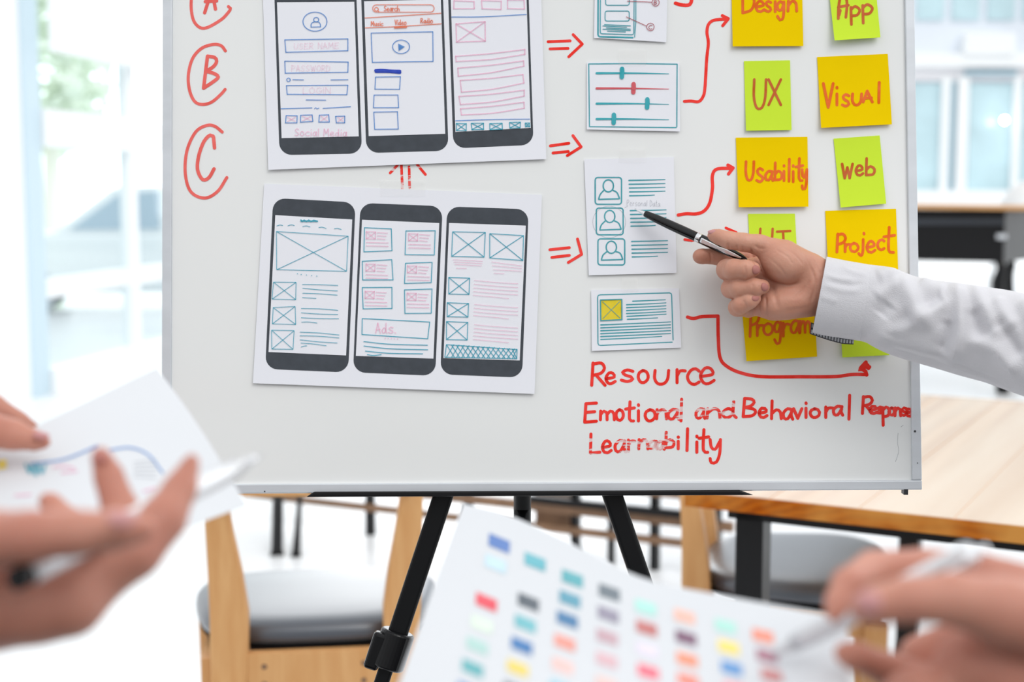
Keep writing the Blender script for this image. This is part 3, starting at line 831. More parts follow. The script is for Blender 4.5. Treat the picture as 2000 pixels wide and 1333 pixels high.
# phone 3, pink bars
s = []
for b in ((730, 8, 885, 68), (945, 5, 1097, 68), (1143, 0, 1268, 65)): s += box_lines(*b, j=4)
s += quad_lines((748, 182), (970, 165), (972, 314), (752, 322), True)
for q in (((745, 430), (1275, 378), (1275, 415), (750, 470)), ((762, 520), (1265, 465), (1268, 505), (765, 583)), ((780, 615), (1260, 570), (1268, 635), (790, 705)), ((770, 738), (1270, 690), (1270, 735), (782, 800)), ((782, 832), (1268, 782), (1270, 828), (790, 880))):
    a, b, c, d = q; s += [[a, ((a[0] + b[0]) / 2, (a[1] + b[1]) / 2 + 6), b], [b, c], [c, ((c[0] + d[0]) / 2, (c[1] + d[1]) / 2 + 12), d], [d, a]]
up.ink('sketch_lines', Z2(s), 2.3, 'pink', u3, 3, 'pale pink pen lines')
for ln_ in ([(714, 130), (960, 128), (1286, 110)], [(745, 925), (1040, 915), (1313, 912)]): up.ink('divider_line', Z2([ln_]), 1.6, 'blue', u3, 3, 'blue pen line')
s = []
for b in ((750, 945, 826, 1000), (868, 945, 960, 992), (1007, 945, 1100, 992), (1160, 938, 1238, 980), (1280, 942, 1312, 972)):
    s += box_lines(*b, j=4) + [[(b[0], b[1]), (b[2], b[3])], [(b[2], b[1]), (b[0], b[3])]]
up.ink('sketch_lines', Z2(s), 1.6, 'teal', u3, 3, 'teal pen boxes')
# lower sheet, phone 1
s = quad_lines((190, 293), (635, 322), (625, 540), (192, 530), True)
s += quad_lines((172, 607), (312, 608), (310, 716), (163, 712), True) + quad_lines((170, 765), (306, 758), (310, 870), (165, 866), True) + quad_lines((160, 905), (300, 908), (293, 1024), (162, 1022), True)
for a, b in (((350, 621), (572, 628)), ((352, 645), (570, 662)), ((352, 676), (568, 688)), ((350, 703), (437, 708)), ((343, 770), (572, 782)), ((343, 797), (572, 808)), ((343, 828), (577, 834)), ((345, 855), (443, 861)), ((335, 917), (580, 935)), ((335, 940), (580, 953)), ((335, 965), (568, 985)), ((340, 985), (500, 1002)), ((342, 1010), (380, 1003))):
    s.append([a, ((a[0] + b[0]) / 2, (a[1] + b[1]) / 2 + random.uniform(-4, 4)), b])
for a, b in (((192, 259), (230, 256)), ((260, 258), (302, 256)), ((352, 262), (400, 265)), ((452, 268), (500, 275)), ((548, 276), (593, 281))):
    s.append([a, ((a[0] + b[0]) / 2, (a[1] + b[1]) / 2 - 5), b])
lo.ink('sketch_lines', Z3(s), 1.2, 'teal', l1, 3, 'fine teal pen lines')
lo.ink('scribble', Z3([[(342, 222), (350, 232), (362, 222), (376, 232), (390, 222), (405, 232), (420, 224), (444, 230)], [(342, 228), (444, 229)]]), 2.6, 'teal', l1, 4, 'teal scribbled title')
lo.ink('dots', Z3([[(320, 554), (321, 556)], [(343, 559), (344, 561)], [(376, 562), (377, 564)], [(408, 565), (409, 567)], [(440, 569), (441, 571)]]), 1.6, 'teal', l1, 4)
# phone 2
cards = [(101, 220, 280, 368), (376, 233, 566, 390), (98, 430, 288, 560), (369, 442, 546, 580), (93, 608, 280, 744), (366, 620, 540, 770)]
s = []; kL = []; kR = []
for ci_, (x0, y0, x1, y1) in enumerate(cards):
    k = kL if ci_ % 2 == 0 else kR
    s += box_lines(x0, y0, x1, y1, j=6)
    k += quad_lines((x0 + 18, y0 + 22), (x0 + 78, y0 + 24), (x0 + 76, y0 + 70), (x0 + 18, y0 + 68), True)
    for q in range(3): k.append([(x0 + 90, y0 + 28 + q * 20), (x0 + 155 - q * 8, y0 + 32 + q * 20)])
    for q in range(2): k.append([(x0 + 18, y0 + 92 + q * 22), (x0 + 160, y0 + 96 + q * 22)])
s += quad_lines((92, 808), (531, 831), (518, 940), (90, 912))
for a, b in (((102, 958), (516, 982)), ((103, 987), (518, 1012)), ((112, 1020), (485, 1038)), ((125, 1043), (215, 1044))):
    s.append([a, (a[0] + (b[0] - a[0]) * .4, a[1] + (b[1] - a[1]) * .5 + 5), b])
lo.ink('sketch_lines', Z4(s), 1.6, 'teal', l2, 3, 'teal pen boxes')
lo.ink('handwritten_word', Z4(text('Ads.', 175, 838, 318, 903)), 2.2, 'pink', l2, 4, 'pink pen lettering')
lo.ink('sketch_lines', Z4(kL), 1.8, 'pink', l2, 4, 'pale pink pen marks')
lo.ink('sketch_lines', Z4(kR), 1.8, 'pink', l2, 4, 'pale pink pen marks')
k = [[(240 + 20 * q, 936 + q), (244 + 20 * q, 937 + q)] for q in range(5)]
lo.ink('dots', Z4(k), 1.8, 'pink', l2, 4)
# phone 3
s = quad_lines((680, 243), (893, 247), (885, 408), (674, 403), True) + quad_lines((922, 255), (1142, 268), (1137, 430), (922, 413), True)
lo.ink('picture_boxes', Z4(s), 1.5, 'teal', l3, 3, 'teal pen boxes')
s = []
for b in ((655, 540, 791, 648), (645, 705, 784, 796), (640, 828, 779, 945)): s += quad_lines((b[0], b[1]), (b[2], b[1] + 5), (b[2] - 4, b[3] + 3), (b[0], b[3]), True)
lo.ink('sketch_lines', Z4(s), 1.5, 'teal', l3, 3, 'teal pen boxes')
s = quad_lines((640, 978), (1100, 1010), (1098, 1070), (630, 1060))
for q in range(14):
    x = 640 + q * 33; yt = 978 + (x - 640) / 460 * 32; yb = 1060 + (x - 640) / 460 * 10
    s.append([(x, yt), (min(x + 52, 1098), yb)]); s.append([(min(x + 48, 1098), yt), (x, yb)])
lo.ink('hatched_bar', Z4(s), 1.5, 'teal', l3, 3, 'teal cross-hatched bar')
k = []
for a, b in (((682, 425), (875, 435)), ((688, 440), (872, 450)), ((695, 455), (868, 465)), ((705, 480), (770, 482)), ((935, 440), (1130, 465)), ((940, 463), (1130, 482)), ((945, 490), (1128, 500)), ((950, 513), (1015, 516))): k.append([a, b])
for y0, n in ((560, 5), (716, 4), (848, 5)):
    for q in range(n): k.append([(822 - q * 2, y0 + q * 24), (950, y0 + 12 + q * 24), (1105 - (60 if q == n - 1 else 0) , y0 + 22 + q * 24)])
lo.ink('sketch_lines', Z4(k), 1.3, 'pink', l3, 4, 'pale pink pen lines')

# small cards
ca = Sheet('sketch_card', [(1164, -150), (1306, -145), (1301.5, 82.5), (1160, 74)], M['paper'], 'white card with a teal annotated phone sketch, topmost card on the board', 'card', lift=curl(.003, .3), n=10)
s = [[(518, -600), (514, 322)], [(514, 322), (520, 336), (532, 341)], [(532, 341), (836, 350)]]
ca.ink('print_lines', Z5(s), 3.2, 'teal_print'); 
s = [[(868, -600), (866, 200)], [(866, 200), (855, 345)], [(540, -600), (535, 295)], [(535, 295), (540, 310), (552, 313)], [(552, 313), (830, 322)], [(830, 322), (844, 316), (848, 300)], [(848, 300), (855, -600)], rrect(585, -90, 805, 48, 18), rrect(580, 102, 805, 195, 18)]
s += [[(575, 228), (815, 240)], [(560, 240), (780, 252)], [(592, 258), (815, 270)], [(560, 270), (815, 283)], [(602, 288), (770, 296)]]
ca.ink('print_lines', Z5(s), 1.6, 'teal_print', level=1)
s = [[(785, 10), (1015, 20)], ellipse(1050, 22, 34, 34, 16), [(775, 155), (968, 243)], ellipse(1002, 250, 35, 35, 16)]
s += glyphs([('B', 1035, 5, 1062, 40), ('C', 985, 235, 1018, 270)])
ca.ink('callout', Z5(s), 1.2, 'brown_print', level=2, label='brownish red callout lines with circled B and C')

cs = Sheet('sketch_card', [(1146, 121), (1327, 122), (1328.5, 257), (1146, 253)], M['paper'], 'white card printed with four slider controls', 'card', lift=curl(.004, .3), n=10)
cs.ink('border', Z5([[(428, 595), (840, 592), (1250, 597)], [(428, 595), (435, 1178)], [(435, 1178), (1240, 1187)], [(1250, 597), (1247, 1180)]]), 2.1, 'teal_print')
for y, x, m in ((680, 738, 'teal_bright'), (822, 845, 'red_print'), (964, 973, 'teal_bright'), (1107, 662, 'teal_bright')):
    cs.ink('slider_track', Z5([[(502, y), (840, y), (1172, y + 6)]]), 4.4, m, level=1, taper=.75)
    cs.ink('slider_knob', Z5([[(x, y - 40), (x + 2, y - 4)], [(x - 1, y - 4), (x - 2, y + 36)]]), 8.6, m, level=2)

cp = Sheet('sketch_card', [(1141, 311.5), (1316, 307), (1321.5, 533.5), (1150, 538)], M['paper'], 'white card with three portrait icons and text lines, under the pen tip', 'card', lift=curl(.004, .5), n=10)
for (x0, y0, x1, y1) in ((135, 212, 298, 378), (142, 402, 308, 568), (152, 593, 318, 755)):
    cx = (x0 + x1) / 2; 
    s = [rrect(x0, y0, x1, y1, 16), ellipse(cx, y0 + 52, 32, 38, 16), [(x0 + 22, y1 - 34), (x0 + 32, y1 - 62), (cx - 26, y0 + 78)], [(cx + 26, y0 + 78), (x1 - 28, y1 - 72), (x1 - 12, y1 - 36)], [(x0 + 22, y1 - 30), (x1 - 14, y1 - 34)]]
    cp.ink('portrait_icon', Z6(s), 2.6, 'teal_print')
for x0, y0, x1, last in ((345, 230, 568, 502), (353, 418, 575, 508), (361, 609, 584, 522)):
    s = [[(x0 + q, y0 + q * 24), (x0 + 110, y0 + q * 24 - 2), ((last if q == 4 else x1), y0 + q * 24 - 5)] for q in range(5)]
    cp.ink('text_lines', Z6(s), 2.6, 'teal_print', taper=.4)
cp.ink('pencil_note', Z6([ellipse(222, 488, 102, 98, 24), [(318, 400), (338, 388)]] + text('Personal Data', 330, 350, 540, 388, 6)), .9, 'pencil', level=1, label='faint pencil writing and ring')

cr = Sheet('sketch_card', [(1154.5, 566.6), (1326, 563.5), (1330.5, 679.4), (1156, 686)], M['paper'], 'white card with a yellow picture box and article lines, lowest card on the board', 'card', lift=curl(.004, .5), n=10)
s = [[(150, 958), (152, 1240)], [(152, 1240), (157, 1252), (170, 1254)], [(170, 1254), (612, 1234)], [(150, 958), (154, 944), (166, 940)], [(166, 940), (596, 928)], [(596, 928), (606, 933), (609, 948)], [(609, 948), (618, 1220)]]
cr.ink('border', Z6(s), 2.0, 'teal_print')
pb = filled_quad('picture_box', [tuple(Z6([[q]])[0][0]) for q in ((168, 972), (300, 968), (301, 1094), (170, 1100))], cr.at(0), M['yellow_print'], cr.o, 4, 4, label='yellow picture placeholder')
cr.ink('picture_outline', Z6(quad_lines((168, 972), (300, 968), (301, 1094), (170, 1100))), 2.2, 'teal_print', pb, 2)
cr.ink('picture_cross', Z6([[(180, 982), (290, 1085)], [(288, 980), (182, 1088)]]), 1.0, 'teal_print', pb, 1)
s = [[(368, 980), (570, 971)]] + [[(330, 1002 + q * 18), (450, 997 + q * 18), (574, 990 + q * 18)] for q in range(4)] + [[(332, 1074), (575, 1060)], [(335, 1092), (522, 1083)]]
s += [[(170, 1127 + q * 18), (380, 1118 + q * 18), ((602 if q < 5 else 548), 1108 + q * 18)] for q in range(6)]
cr.ink('text_lines', Z6(s), 2.5, 'teal_print', taper=.35)

def tape(px0, py0, px1, py1, label):
    g = G(); n = 6
    vs = [B(px0 + (px1 - px0) * i / n, py0 + (py1 - py0) * j / 2, .0022 + .0008 * math.sin(3 * i / n)) for j in range(3) for i in range(n + 1)]
    g.add(vs, [(j * (n + 1) + i, j * (n + 1) + i + 1, (j + 1) * (n + 1) + i + 1, (j + 1) * (n + 1) + i) for j in range(2) for i in range(n)])
    o = build('clear_tape', g, M['tape'], smooth=True)
    return tag(o, label, 'tape', 'clear tape strips')
tape(1214, 543, 1246, 570, 'clear tape holding the top of the article card')
tape(1208, 290, 1262, 318, 'clear tape holding the top of the profile list card')
tape(1208, 96, 1262, 128, 'clear tape holding the top of the sliders card')
tape(742, 352, 830, 384, 'clear tape across the top of the lower phone sheet')

# sticky notes
def note(corners, m, label, words_, zf, w, inkm, amp=.006, side=.3, word_label=None):
    sh = Sheet('sticky_note', corners, M[m], label, 'sticky note', base=.0006, lift=lambda a, b: amp * b ** 2.2 * (1 - side * a) + .0003, n=14,
               group='yellow sticky notes' if m == 'note_yellow' else 'lime green sticky notes')
    sh.ink('handwritten_word', zf(words_), w, inkm, label=word_label)
    return sh
OY, OG = 'orange_on_yellow', 'orange_on_green'
note([(1428, -48), (1566, -50), (1569, 90), (1431, 90.7)], 'note_yellow', 'yellow sticky note reading Design, highest in its column',
     glyphs([('D', 220, -70, 325, 112), ('e', 338, 10, 412, 100), ('s', 422, 10, 472, 100), ('i', 495, -40, 520, 100), ('g', 522, 12, 588, 172), ('n', 618, 8, 694, 95)]), Z7, 5.4, OY, .004)
note([(1614, -62), (1706, -66), (1719.6, 73), (1630, 79)], 'note_green', 'lime sticky note reading App at the top right of the board',
     [[(1055, 160), (1058, 60), (1075, -50)], [(1120, 150), (1130, 40), (1120, -50)], [(1055, 62), (1142, 45)], [(1072, 90), (1062, 130)]] + glyphs([('p', 1160, 55, 1242, 212), ('p', 1262, 38, 1352, 200)]), Z7, 5.4, OG, .009)
note([(1453, 119.5), (1543, 117.8), (1546, 254), (1457, 255.5)], 'note_green', 'lime sticky note reading UX',
     glyphs([('U', 320, 690, 428, 940), ('X', 450, 690, 556, 910)]), Z7, 5.0, OG, .003)
note([(1595.8, 111.4), (1733.8, 105.3), (1742, 243), (1603.7, 250)], 'note_yellow', 'yellow sticky note reading Visual',
     glyphs([('V', 925, 725, 1010, 930), ('i', 1030, 755, 1055, 912), ('s', 1090, 820, 1150, 922), ('U', 1175, 815, 1257, 910), ('A', 1270, 790, 1350, 885), ('l', 1395, 715, 1420, 890)]), Z7, 5.6, OY, .005)
note([(1437, 269), (1577, 267.4), (1579, 404), (1442.7, 405)], 'note_yellow', 'yellow sticky note reading Usability',
     glyphs([('U', 235, 315, 302, 465), ('s', 325, 370, 377, 480), ('a', 392, 392, 457, 470), ('b', 470, 325, 532, 465), ('i', 538, 345, 556, 472), ('l', 580, 295, 598, 475), ('i', 612, 345, 632, 480), ('t', 645, 290, 700, 470), ('y', 690, 380, 737, 540)]), Z8, 5.2, OY, .006)
note([(1628, 271), (1718, 264.7), (1730.8, 398), (1642, 405.6)], 'note_green', 'lime sticky note reading Web',
     glyphs([('W', 1020, 335, 1105, 450), ('e', 1130, 348, 1190, 428), ('b', 1212, 290, 1287, 425)]), Z8, 5.2, OG, .004)
note([(1461, 418), (1552.4, 417.6), (1560, 552), (1468, 554)], 'note_green', 'lime sticky note reading UI, half hidden behind the pointing hand',
     glyphs([('U', 350, 862, 455, 1010)]) + [[(490, 886), (598, 880)], [(540, 885), (545, 1000)]], Z8, 4.6, OG, .005)
note([(1611.7, 412), (1750, 408), (1754.8, 546), (1619, 551)], 'note_yellow', 'yellow sticky note reading Project, just above the white cuff',
     glyphs([('P', 978, 905, 1048, 1052), ('r', 1040, 985, 1088, 1048), ('o', 1085, 980, 1152, 1050), ('j', 1155, 898, 1207, 1082), ('e', 1220, 965, 1287, 1055), ('c', 1308, 950, 1362, 1035), ('t', 1360, 850, 1447, 1055)]), Z8, 5.4, OY, .006)
note([(1446, 568), (1588, 561), (1596, 697), (1458, 706)], 'note_yellow', 'yellow sticky note reading Program, under the pointing hand',
     glyphs([('P', 1014, 20, 1066, 170), ('r', 1052, 100, 1090, 165), ('o', 1092, 95, 1145, 160), ('g', 1152, 85, 1194, 212), ('r', 1202, 92, 1238, 168), ('a', 1246, 78, 1300, 150), ('m', 1302, 82, 1362, 146)]), Z11, 5.2, OY, .006)
note([(1637, 562), (1728, 558), (1737, 694), (1645.3, 698.6)], 'note_green', 'lime sticky note mostly hidden behind the white sleeve',
     [[(1655, 600), (1700, 600)]], ZI, 4.0, OG, .005)

# ================================================================== easel
ez = empty('easel', B(1035, 968, -.05), 'black tripod easel carrying the whiteboard', 'easel')
ez.location.z = 0
g = G()
a0, a1 = 598, 1472
q = lambda px, py, off: B(px, py, off)
g.prism([q(a0, 971.5, -.018), q(a1, 967.5, -.018), q(a1 - 28, 957.5, -.018), q(a0 + 15, 961, -.018)],
        [q(a0, 971.5, .016), q(a1, 967.5, .016), q(a1 - 28, 957.5, .016), q(a0 + 15, 961, .016)])
build('ledge', g, M['frame_black'], ez, bevel=.0015)
def leg(px0, py0, off0, px1, py1, off1, w, name='leg'):
    p0, p1 = B(px0, py0, off0), B(px1, py1, off1)
    d = (p1 - p0)
    foot = p0 + d * ((0.0 - p0.z) / d.z)
    gl = G().bar(p0 - d * .05, p1, w, w * .8, B_R)
    o = build(name, gl, M['black'], ez, bevel=.004)
    return o, p0, p1, foot
lo1, p0, p1, foot = leg(866, 968, -.016, 767, 1268, -.016, .0215)
build('lower_tube', G().bar(p1 - (foot - p1).normalized() * .02, foot, .016, .013, B_R), M['black'], lo1, bevel=.003)
ax = (p1 - p0).normalized()
c0, c1 = p1 - ax * .020, p1 + ax * .021
cl = build('clamp', G().lathe(c0, c1, [(0, .0165), (.05, .0185), (.95, .0185), (1, .0165)], n=32), M['black_plastic'], lo1, smooth=False, bevel=.001)
build('clamp_lever', G().bar(c0 - B_R * .017 + B_N * .008, c1 - B_R * .017 + B_N * .006, .016, .014, B_R), M['black_plastic'], lo1, bevel=.004)
lo2, p0, p1, foot2 = leg(1196, 968, -.016, 1298, 1268, -.016, .0215)
build('lower_tube', G().bar(p1 - (foot2 - p1).normalized() * .02, foot2, .016, .013, B_R), M['black'], lo2, bevel=.003)
ax = (p1 - p0).normalized()
build('clamp', G().lathe(p1 - ax * .02, p1 + ax * .021, [(0, .0165), (.05, .0185), (.95, .0185), (1, .0165)], n=32), M['black_plastic'], lo2, bevel=.001)
m0 = B(1020.5, 960, -.045); m1 = B(1020.5, -260, -.045)
mb = m0 + Vector((0, .12, -m0.z))
build('mast', G().lathe(m0 - B_U * .02, m1, [(0, .009), (1, .009)], n=20), M['black'], ez, smooth=True)
build('rear_leg', G().lathe(m0 + B_U * .02, mb, [(0, .0096), (1, .0085)], n=20), M['black'], ez, smooth=True)
build('spine_bracket', G().bar(B(1020, 945, -.017), B(1020, 945, -.05), .03, .02, B_R), M['black'], ez, bevel=.002)

# ================================================================== furniture behind the board
M['matt_black'] = mat('matt_black_cloth', (.006, .006, .007, 1), rough=.8, spec=.1)
M['trim_dark'] = mat('dark_grey_blue_metal', (.035, .042, .055, 1), rough=.4)
def sec(cx, cy, z, wx, wy):
    return [Vector((cx - wx / 2, cy - wy / 2, z)), Vector((cx + wx / 2, cy - wy / 2, z)), Vector((cx + wx / 2, cy + wy / 2, z)), Vector((cx - wx / 2, cy + wy / 2, z))]

def wooden_chair(loc, rz, label, group):
    """local frame: the sitter faces +y, the two back posts stand at -y"""
    root = empty('wooden_chair', loc, label, 'chair', group, rz)
    for sx in (-1, 1):
        g = G()
        rows = []
        #        z    outer  inner  y
        for z, xo, xi, y in ((0, .205, .165, -.235), (.25, .200, .145, -.215), (.40, .197, .128, -.205), (.50, .197, .126, -.205), (.58, .198, .136, -.207), (.66, .200, .150, -.213), (.74, .202, .161, -.222), (.83, .204, .167, -.238)):
            c = sx * (xo + xi) / 2
            wy = np.interp(z, (0, .25, .40, .50, .66, .83), (.040, .050, .066, .056, .036, .030))
            rows.append(sec(c, y + (wy - .034) / 2, z, xo - xi, wy))
        build('back_post', g.rings(rows), M['wood_light'], root, local=True, bevel=.004)
        lg = G().rings([sec(sx * .235, .185, 0, .030, .034), sec(sx * .235, .185, .40, .042, .046)])
        build('leg', lg, M['wood_light'], root, local=True, bevel=.004)
        sr = G().box((sx * .205, -.01, .385), (.026, .36, .055))
        build('side_rail', sr, M['wood_light'], root, local=True, bevel=.002)
    rr = build('rear_rail', G().box((0, -.205, .389), (.262, .026, .076)), M['wood_light'], root, local=True, bevel=.002)
    for sx in (-.098, .088):
        for z in (.402, .368):
            build('screw', G().lathe(Vector((sx, -.2175, z)), Vector((sx, -.2195, z)), [(0, .006), (1, .0045)], n=12), M['brown_slat'], rr, local=True)
    build('front_rail', G().box((0, .185, .385), (.43, .024, .055)), M['wood_light'], root, local=True, bevel=.002)
    # upholstered seat: rounded at the front, narrower at the back
    g = G(); rings = []
    n = 48
    for z, k in ((.4345, .985), (.442, 1.0), (.456, .99), (.466, .955), (.473, .88), (.477, .75), (.480, .5), (.481, .2)):
        r = []
        for i in range(n):
            t = 2 * math.pi * i / n
            cx, sy = math.cos(t), math.sin(t)
            e = 2 / 3.2
            x = math.copysign(abs(cx) ** e, cx); y = math.copysign(abs(sy) ** e, sy)
            half = .245 + .03 * y
            r.append(Vector((x * half * k, .022 + y * .208 * k, z)))
        rings.append(r)
    seat = build('seat', g.rings(rings), M['vinyl'], root, local=True, smooth=True)
    lowr = [[Vector((v.x * q, .022 + (v.y - .022) * q, z)) for v in rings[0]] for z, q in ((.412, .91), (.417, .965), (.425, .995), (.4345, 1.0))]
    build('seat_underside', G().rings(lowr), M['matt_black'], seat, local=True, smooth=True, label='matt black underside')
    # curved back board between the posts, above the picture's gap
    g = G(); rows = []
    for i in range(13):
        u = -1 + 2 * i / 12
        y = -.245 - .03 * (1 - u * u)
        rows.append([Vector((u * .19, y - .010, .74)), Vector((u * .19, y + .010, .74)), Vector((u * .195, y + .002, .86)), Vector((u * .195, y - .018, .86))])
    build('back_board', g.rings(rows), M['wood_light'], root, local=True, bevel=.003)
    return root
ch1 = wooden_chair(Vector((-.395, 2.82, 0)), math.radians(7), 'wooden chair with grey padded seat behind the left easel leg', 'wooden chairs with padded seats')
copy_thing(ch1, Vector((.62, 3.14, 0)), math.radians(-101), 'wooden chair with grey padded seat tucked under the pine table')

# pine table
tz = .75
F0 = ground(1338, 957, tz); F1 = ground(2150, 1044, tz)
td = (F1 - F0); td.z = 0; TW = td.length + .25; td.normalize()
tp = Vector((-td.y, td.x, 0)); TL_ = 1.42; TT = .030
tb = empty('wooden_table', Vector((F0.x, F0.y, 0)) + td * TW / 2 + tp * TL_ / 2, 'pine plank table on black steel legs, right of the whiteboard', 'table')
R4 = Matrix((td, tp, Vector((0, 0, 1)))).transposed()
def TB(a, b, z): return Vector((F0.x, F0.y, 0)) + td * a + tp * b + Vector((0, 0, z))
def tbox(g, a0, a1, b0, b1, z0, z1): return g.box(TB((a0 + a1) / 2, (b0 + b1) / 2, (z0 + z1) / 2), (a1 - a0, b1 - b0, z1 - z0), R4)
g = G(); npl = 6
for k in range(npl): tbox(g, TW * k / npl + .0012, TW * (k + 1) / npl - .0012, 0, TL_, tz - TT, tz)
tbox(g, .002, TW - .002, .002, TL_ - .002, tz - TT + .001, tz - .002)
def pine(nm, c1, c2, c3, coat=1.0):
    m = bpy.data.materials.new(nm); m.use_nodes = True
    nt = m.node_tree; b = nt.nodes['Principled BSDF']
    b.inputs['Roughness'].default_value = .34; b.inputs['Coat Weight'].default_value = coat; b.inputs['Specular IOR Level'].default_value = .5 if coat else .05; b.inputs['Coat Roughness'].default_value = .22
    tc = nt.nodes.new('ShaderNodeTexCoord'); mp = nt.nodes.new('ShaderNodeMapping')
    mp.inputs['Rotation'].default_value = (0, 0, -math.atan2(td.y, td.x)); nt.links.new(tc.outputs['Object'], mp.inputs[0])
    mp2 = nt.nodes.new('ShaderNodeMapping'); mp2.inputs['Scale'].default_value = (7.0, .5, 7.0); nt.links.new(mp.outputs[0], mp2.inputs[0])
    w = nt.nodes.new('ShaderNodeTexWave'); w.wave_type = 'RINGS'; w.rings_direction = 'Y'
    w.inputs['Scale'].default_value = 2.6; w.inputs['Distortion'].default_value = 5.0; w.inputs['Detail'].default_value = 2.0; w.inputs['Detail Scale'].default_value = .6
    nt.links.new(mp2.outputs[0], w.inputs['Vector'])
    n = nt.nodes.new('ShaderNodeTexNoise'); n.inputs['Scale'].default_value = 1.1; n.inputs['Detail'].default_value = 3
    nt.links.new(mp2.outputs[0], n.inputs['Vector'])
    r = nt.nodes.new('ShaderNodeValToRGB')
    r.color_ramp.elements[0].position = .1; r.color_ramp.elements[0].color = c1
    r.color_ramp.elements[1].position = .8; r.color_ramp.elements[1].color = c2
    nt.links.new(w.outputs['Fac'], r.inputs[0])
    r2 = nt.nodes.new('ShaderNodeValToRGB')
    r2.color_ramp.elements[0].position = .42; r2.color_ramp.elements[0].color = (0, 0, 0, 1)
    r2.color_ramp.elements[1].position = .70; r2.color_ramp.elements[1].color = (1, 1, 1, 1)
    nt.links.new(n.outputs['Fac'], r2.inputs[0])
    x = nt.nodes.new('ShaderNodeMix'); x.data_type = 'RGBA'
    x.inputs[7].default_value = c3
    nt.links.new(r2.outputs[0], x.inputs[0]); nt.links.new(r.outputs[0], x.inputs[6])
    nt.links.new(x.outputs[2], b.inputs['Base Color'])
    return m
M['pine'] = pine('glare_pale_pine', (.80, .52, .30, 1), (.70, .43, .23, 1), (.84, .62, .42, 1))  # top paler than the edge: window glare is put into its colour
M['end_grain'] = pine('dark_pine_end_grain', (.44, .105, .006, 1), (.33, .070, .005, 1), (.58, .26, .06, 1), 0.0)
build('tabletop', g, M['pine'], tb)
g = G(); tbox(g, 0, TW, -.003, -.0002, tz - TT, tz - .001); build('end_grain_edge', g, M['end_grain'], tb, bevel=.001)
g = G(); tbox(g, .07, TW - .07, .035, .075, tz - TT - .022, tz - TT - .0005); build('frame_bar', g, M['frame_black'], tb)
g = G(); tbox(g, .07, TW - .07, TL_ - .075, TL_ - .035, tz - TT - .022, tz - TT - .0005); build('frame_bar', g, M['frame_black'], tb)
for a in (.085, TW - .135):
    for b in (.035, TL_ - .085):
        lg = build('leg', tbox(G(), a, a + .052, b, b + .05, 0, tz - TT - .0005), M['frame_black'], tb, bevel=.002)

# slatted bench running behind the easel
b0, b1 = ground(400, 962, .098), ground(1430, 1080, .098)
bd = (b1 - b0); bd.z = 0; BLn = bd.length; bd.normalize(); bp = Vector((-bd.y, bd.x, 0))
bn = empty('slatted_bench', Vector((b0.x, b0.y, 0)) + bd * BLn / 2, 'low brown slatted bench on dark metal legs seen under the whiteboard', 'bench')
def NB(a, b, z): return Vector((b0.x, b0.y, 0)) + bd * a + bp * b + Vector((0, 0, z))
R5 = Matrix((bd, bp, Vector((0, 0, 1)))).transposed()
def bench_a(px):                                          # distance along the bench seen at column px
    k = (px - 1000) / FPX * math.cos(PITCH)
    return (k * b0.y - b0.x) / (bd.x - k * bd.y)
for z0, z1, y in ((.098, .124, 0), (.165, .198, .01), (.262, .300, .0), (.34, .38, 0)):
    build('slat', G().box(NB(BLn / 2, y, (z0 + z1) / 2), (BLn, .022, z1 - z0), R5), M['brown_slat'], bn, bevel=.002)
a0_, a1_ = bench_a(1040), bench_a(1420)
build('rail', G().box(NB((a0_ + a1_) / 2, -.02, .214), (a1_ - a0_, .02, .026), R5), M['frame_black'], bn)
for px in (708, 795, 905, 1121, 1193, 1281, 1405):
    w_ = .028 if px != 1193 else .018
    build('leg', G().box(NB(bench_a(px), .03, .21), (w_, .03, .42), R5), M['frame_black'], bn)
a0_, a1_ = bench_a(1036), bench_a(1116)
build('shade_panel', G().box(NB((a0_ + a1_) / 2, .05, .165), (a1_ - a0_, .012, .13), R5), M['brown_slat'], bn)  # brown panel standing in for the shade behind the slats

for px, py in ((541, 1086), (578, 1089)):                 # two splayed front legs
    ft = ground(px, py); tp_ = NB(bench_a(px - 4 if px < 560 else px + 10), .0, .42)
    build('leg', G().lathe(ft, tp_, [(0, .019), (.04, .015), (.3, .010), (1, .012)] if px > 560 else [(0, .026), (.04, .021), (1, .018)], n=14), M['frame_black'], bn, smooth=True)

# tall black bar table at the far right
kz = 1.187
k0 = ground(1792, 770); yk = 8.9
def kx(px, y=yk): return (px - 1000) / FPX * y / math.cos(PITCH)
def kzz(py, y=yk): return ground_z(py, y)
bt = empty('bar_table', Vector((kx(1880), yk + .35, 0)), 'tall black bar table with a pale wooden top, right edge of the picture', 'table')
g = G(); x0, x1 = kx(1640), kx(2180)
g.prism([Vector((x0, yk - .05, kzz(405))), Vector((x1, yk - .05 - .16, kzz(413))), Vector((x1, yk + .75, kzz(413))), Vector((x0, yk + .75, kzz(405)))],
        [Vector((x0, yk - .05, kzz(398))), Vector((x1, yk - .05 - .16, kzz(406))), Vector((x1, yk + .75, kzz(406))), Vector((x0, yk + .75, kzz(398)))])
build('top', g, M['wood_light'], bt)
g = G(); xa, xb = kx(1640), kx(1952)
g.prism([Vector((xa, yk, kzz(507))), Vector((xb, yk - .02, kzz(513))), Vector((kx(2080), yk + .55, kzz(513))), Vector((xa, yk + .6, kzz(507)))],
        [Vector((xa, yk, kzz(409))), Vector((xb, yk - .02, kzz(413))), Vector((kx(2080), yk + .55, kzz(413))), Vector((xa, yk + .6, kzz(409)))])
build('apron', g, M['frame_black'], bt)
build('apron_trim', G().box(((xa + xb) / 2, yk - .012, kzz(433)), (xb - xa, .02, .035)), M['trim_dark'], bt)
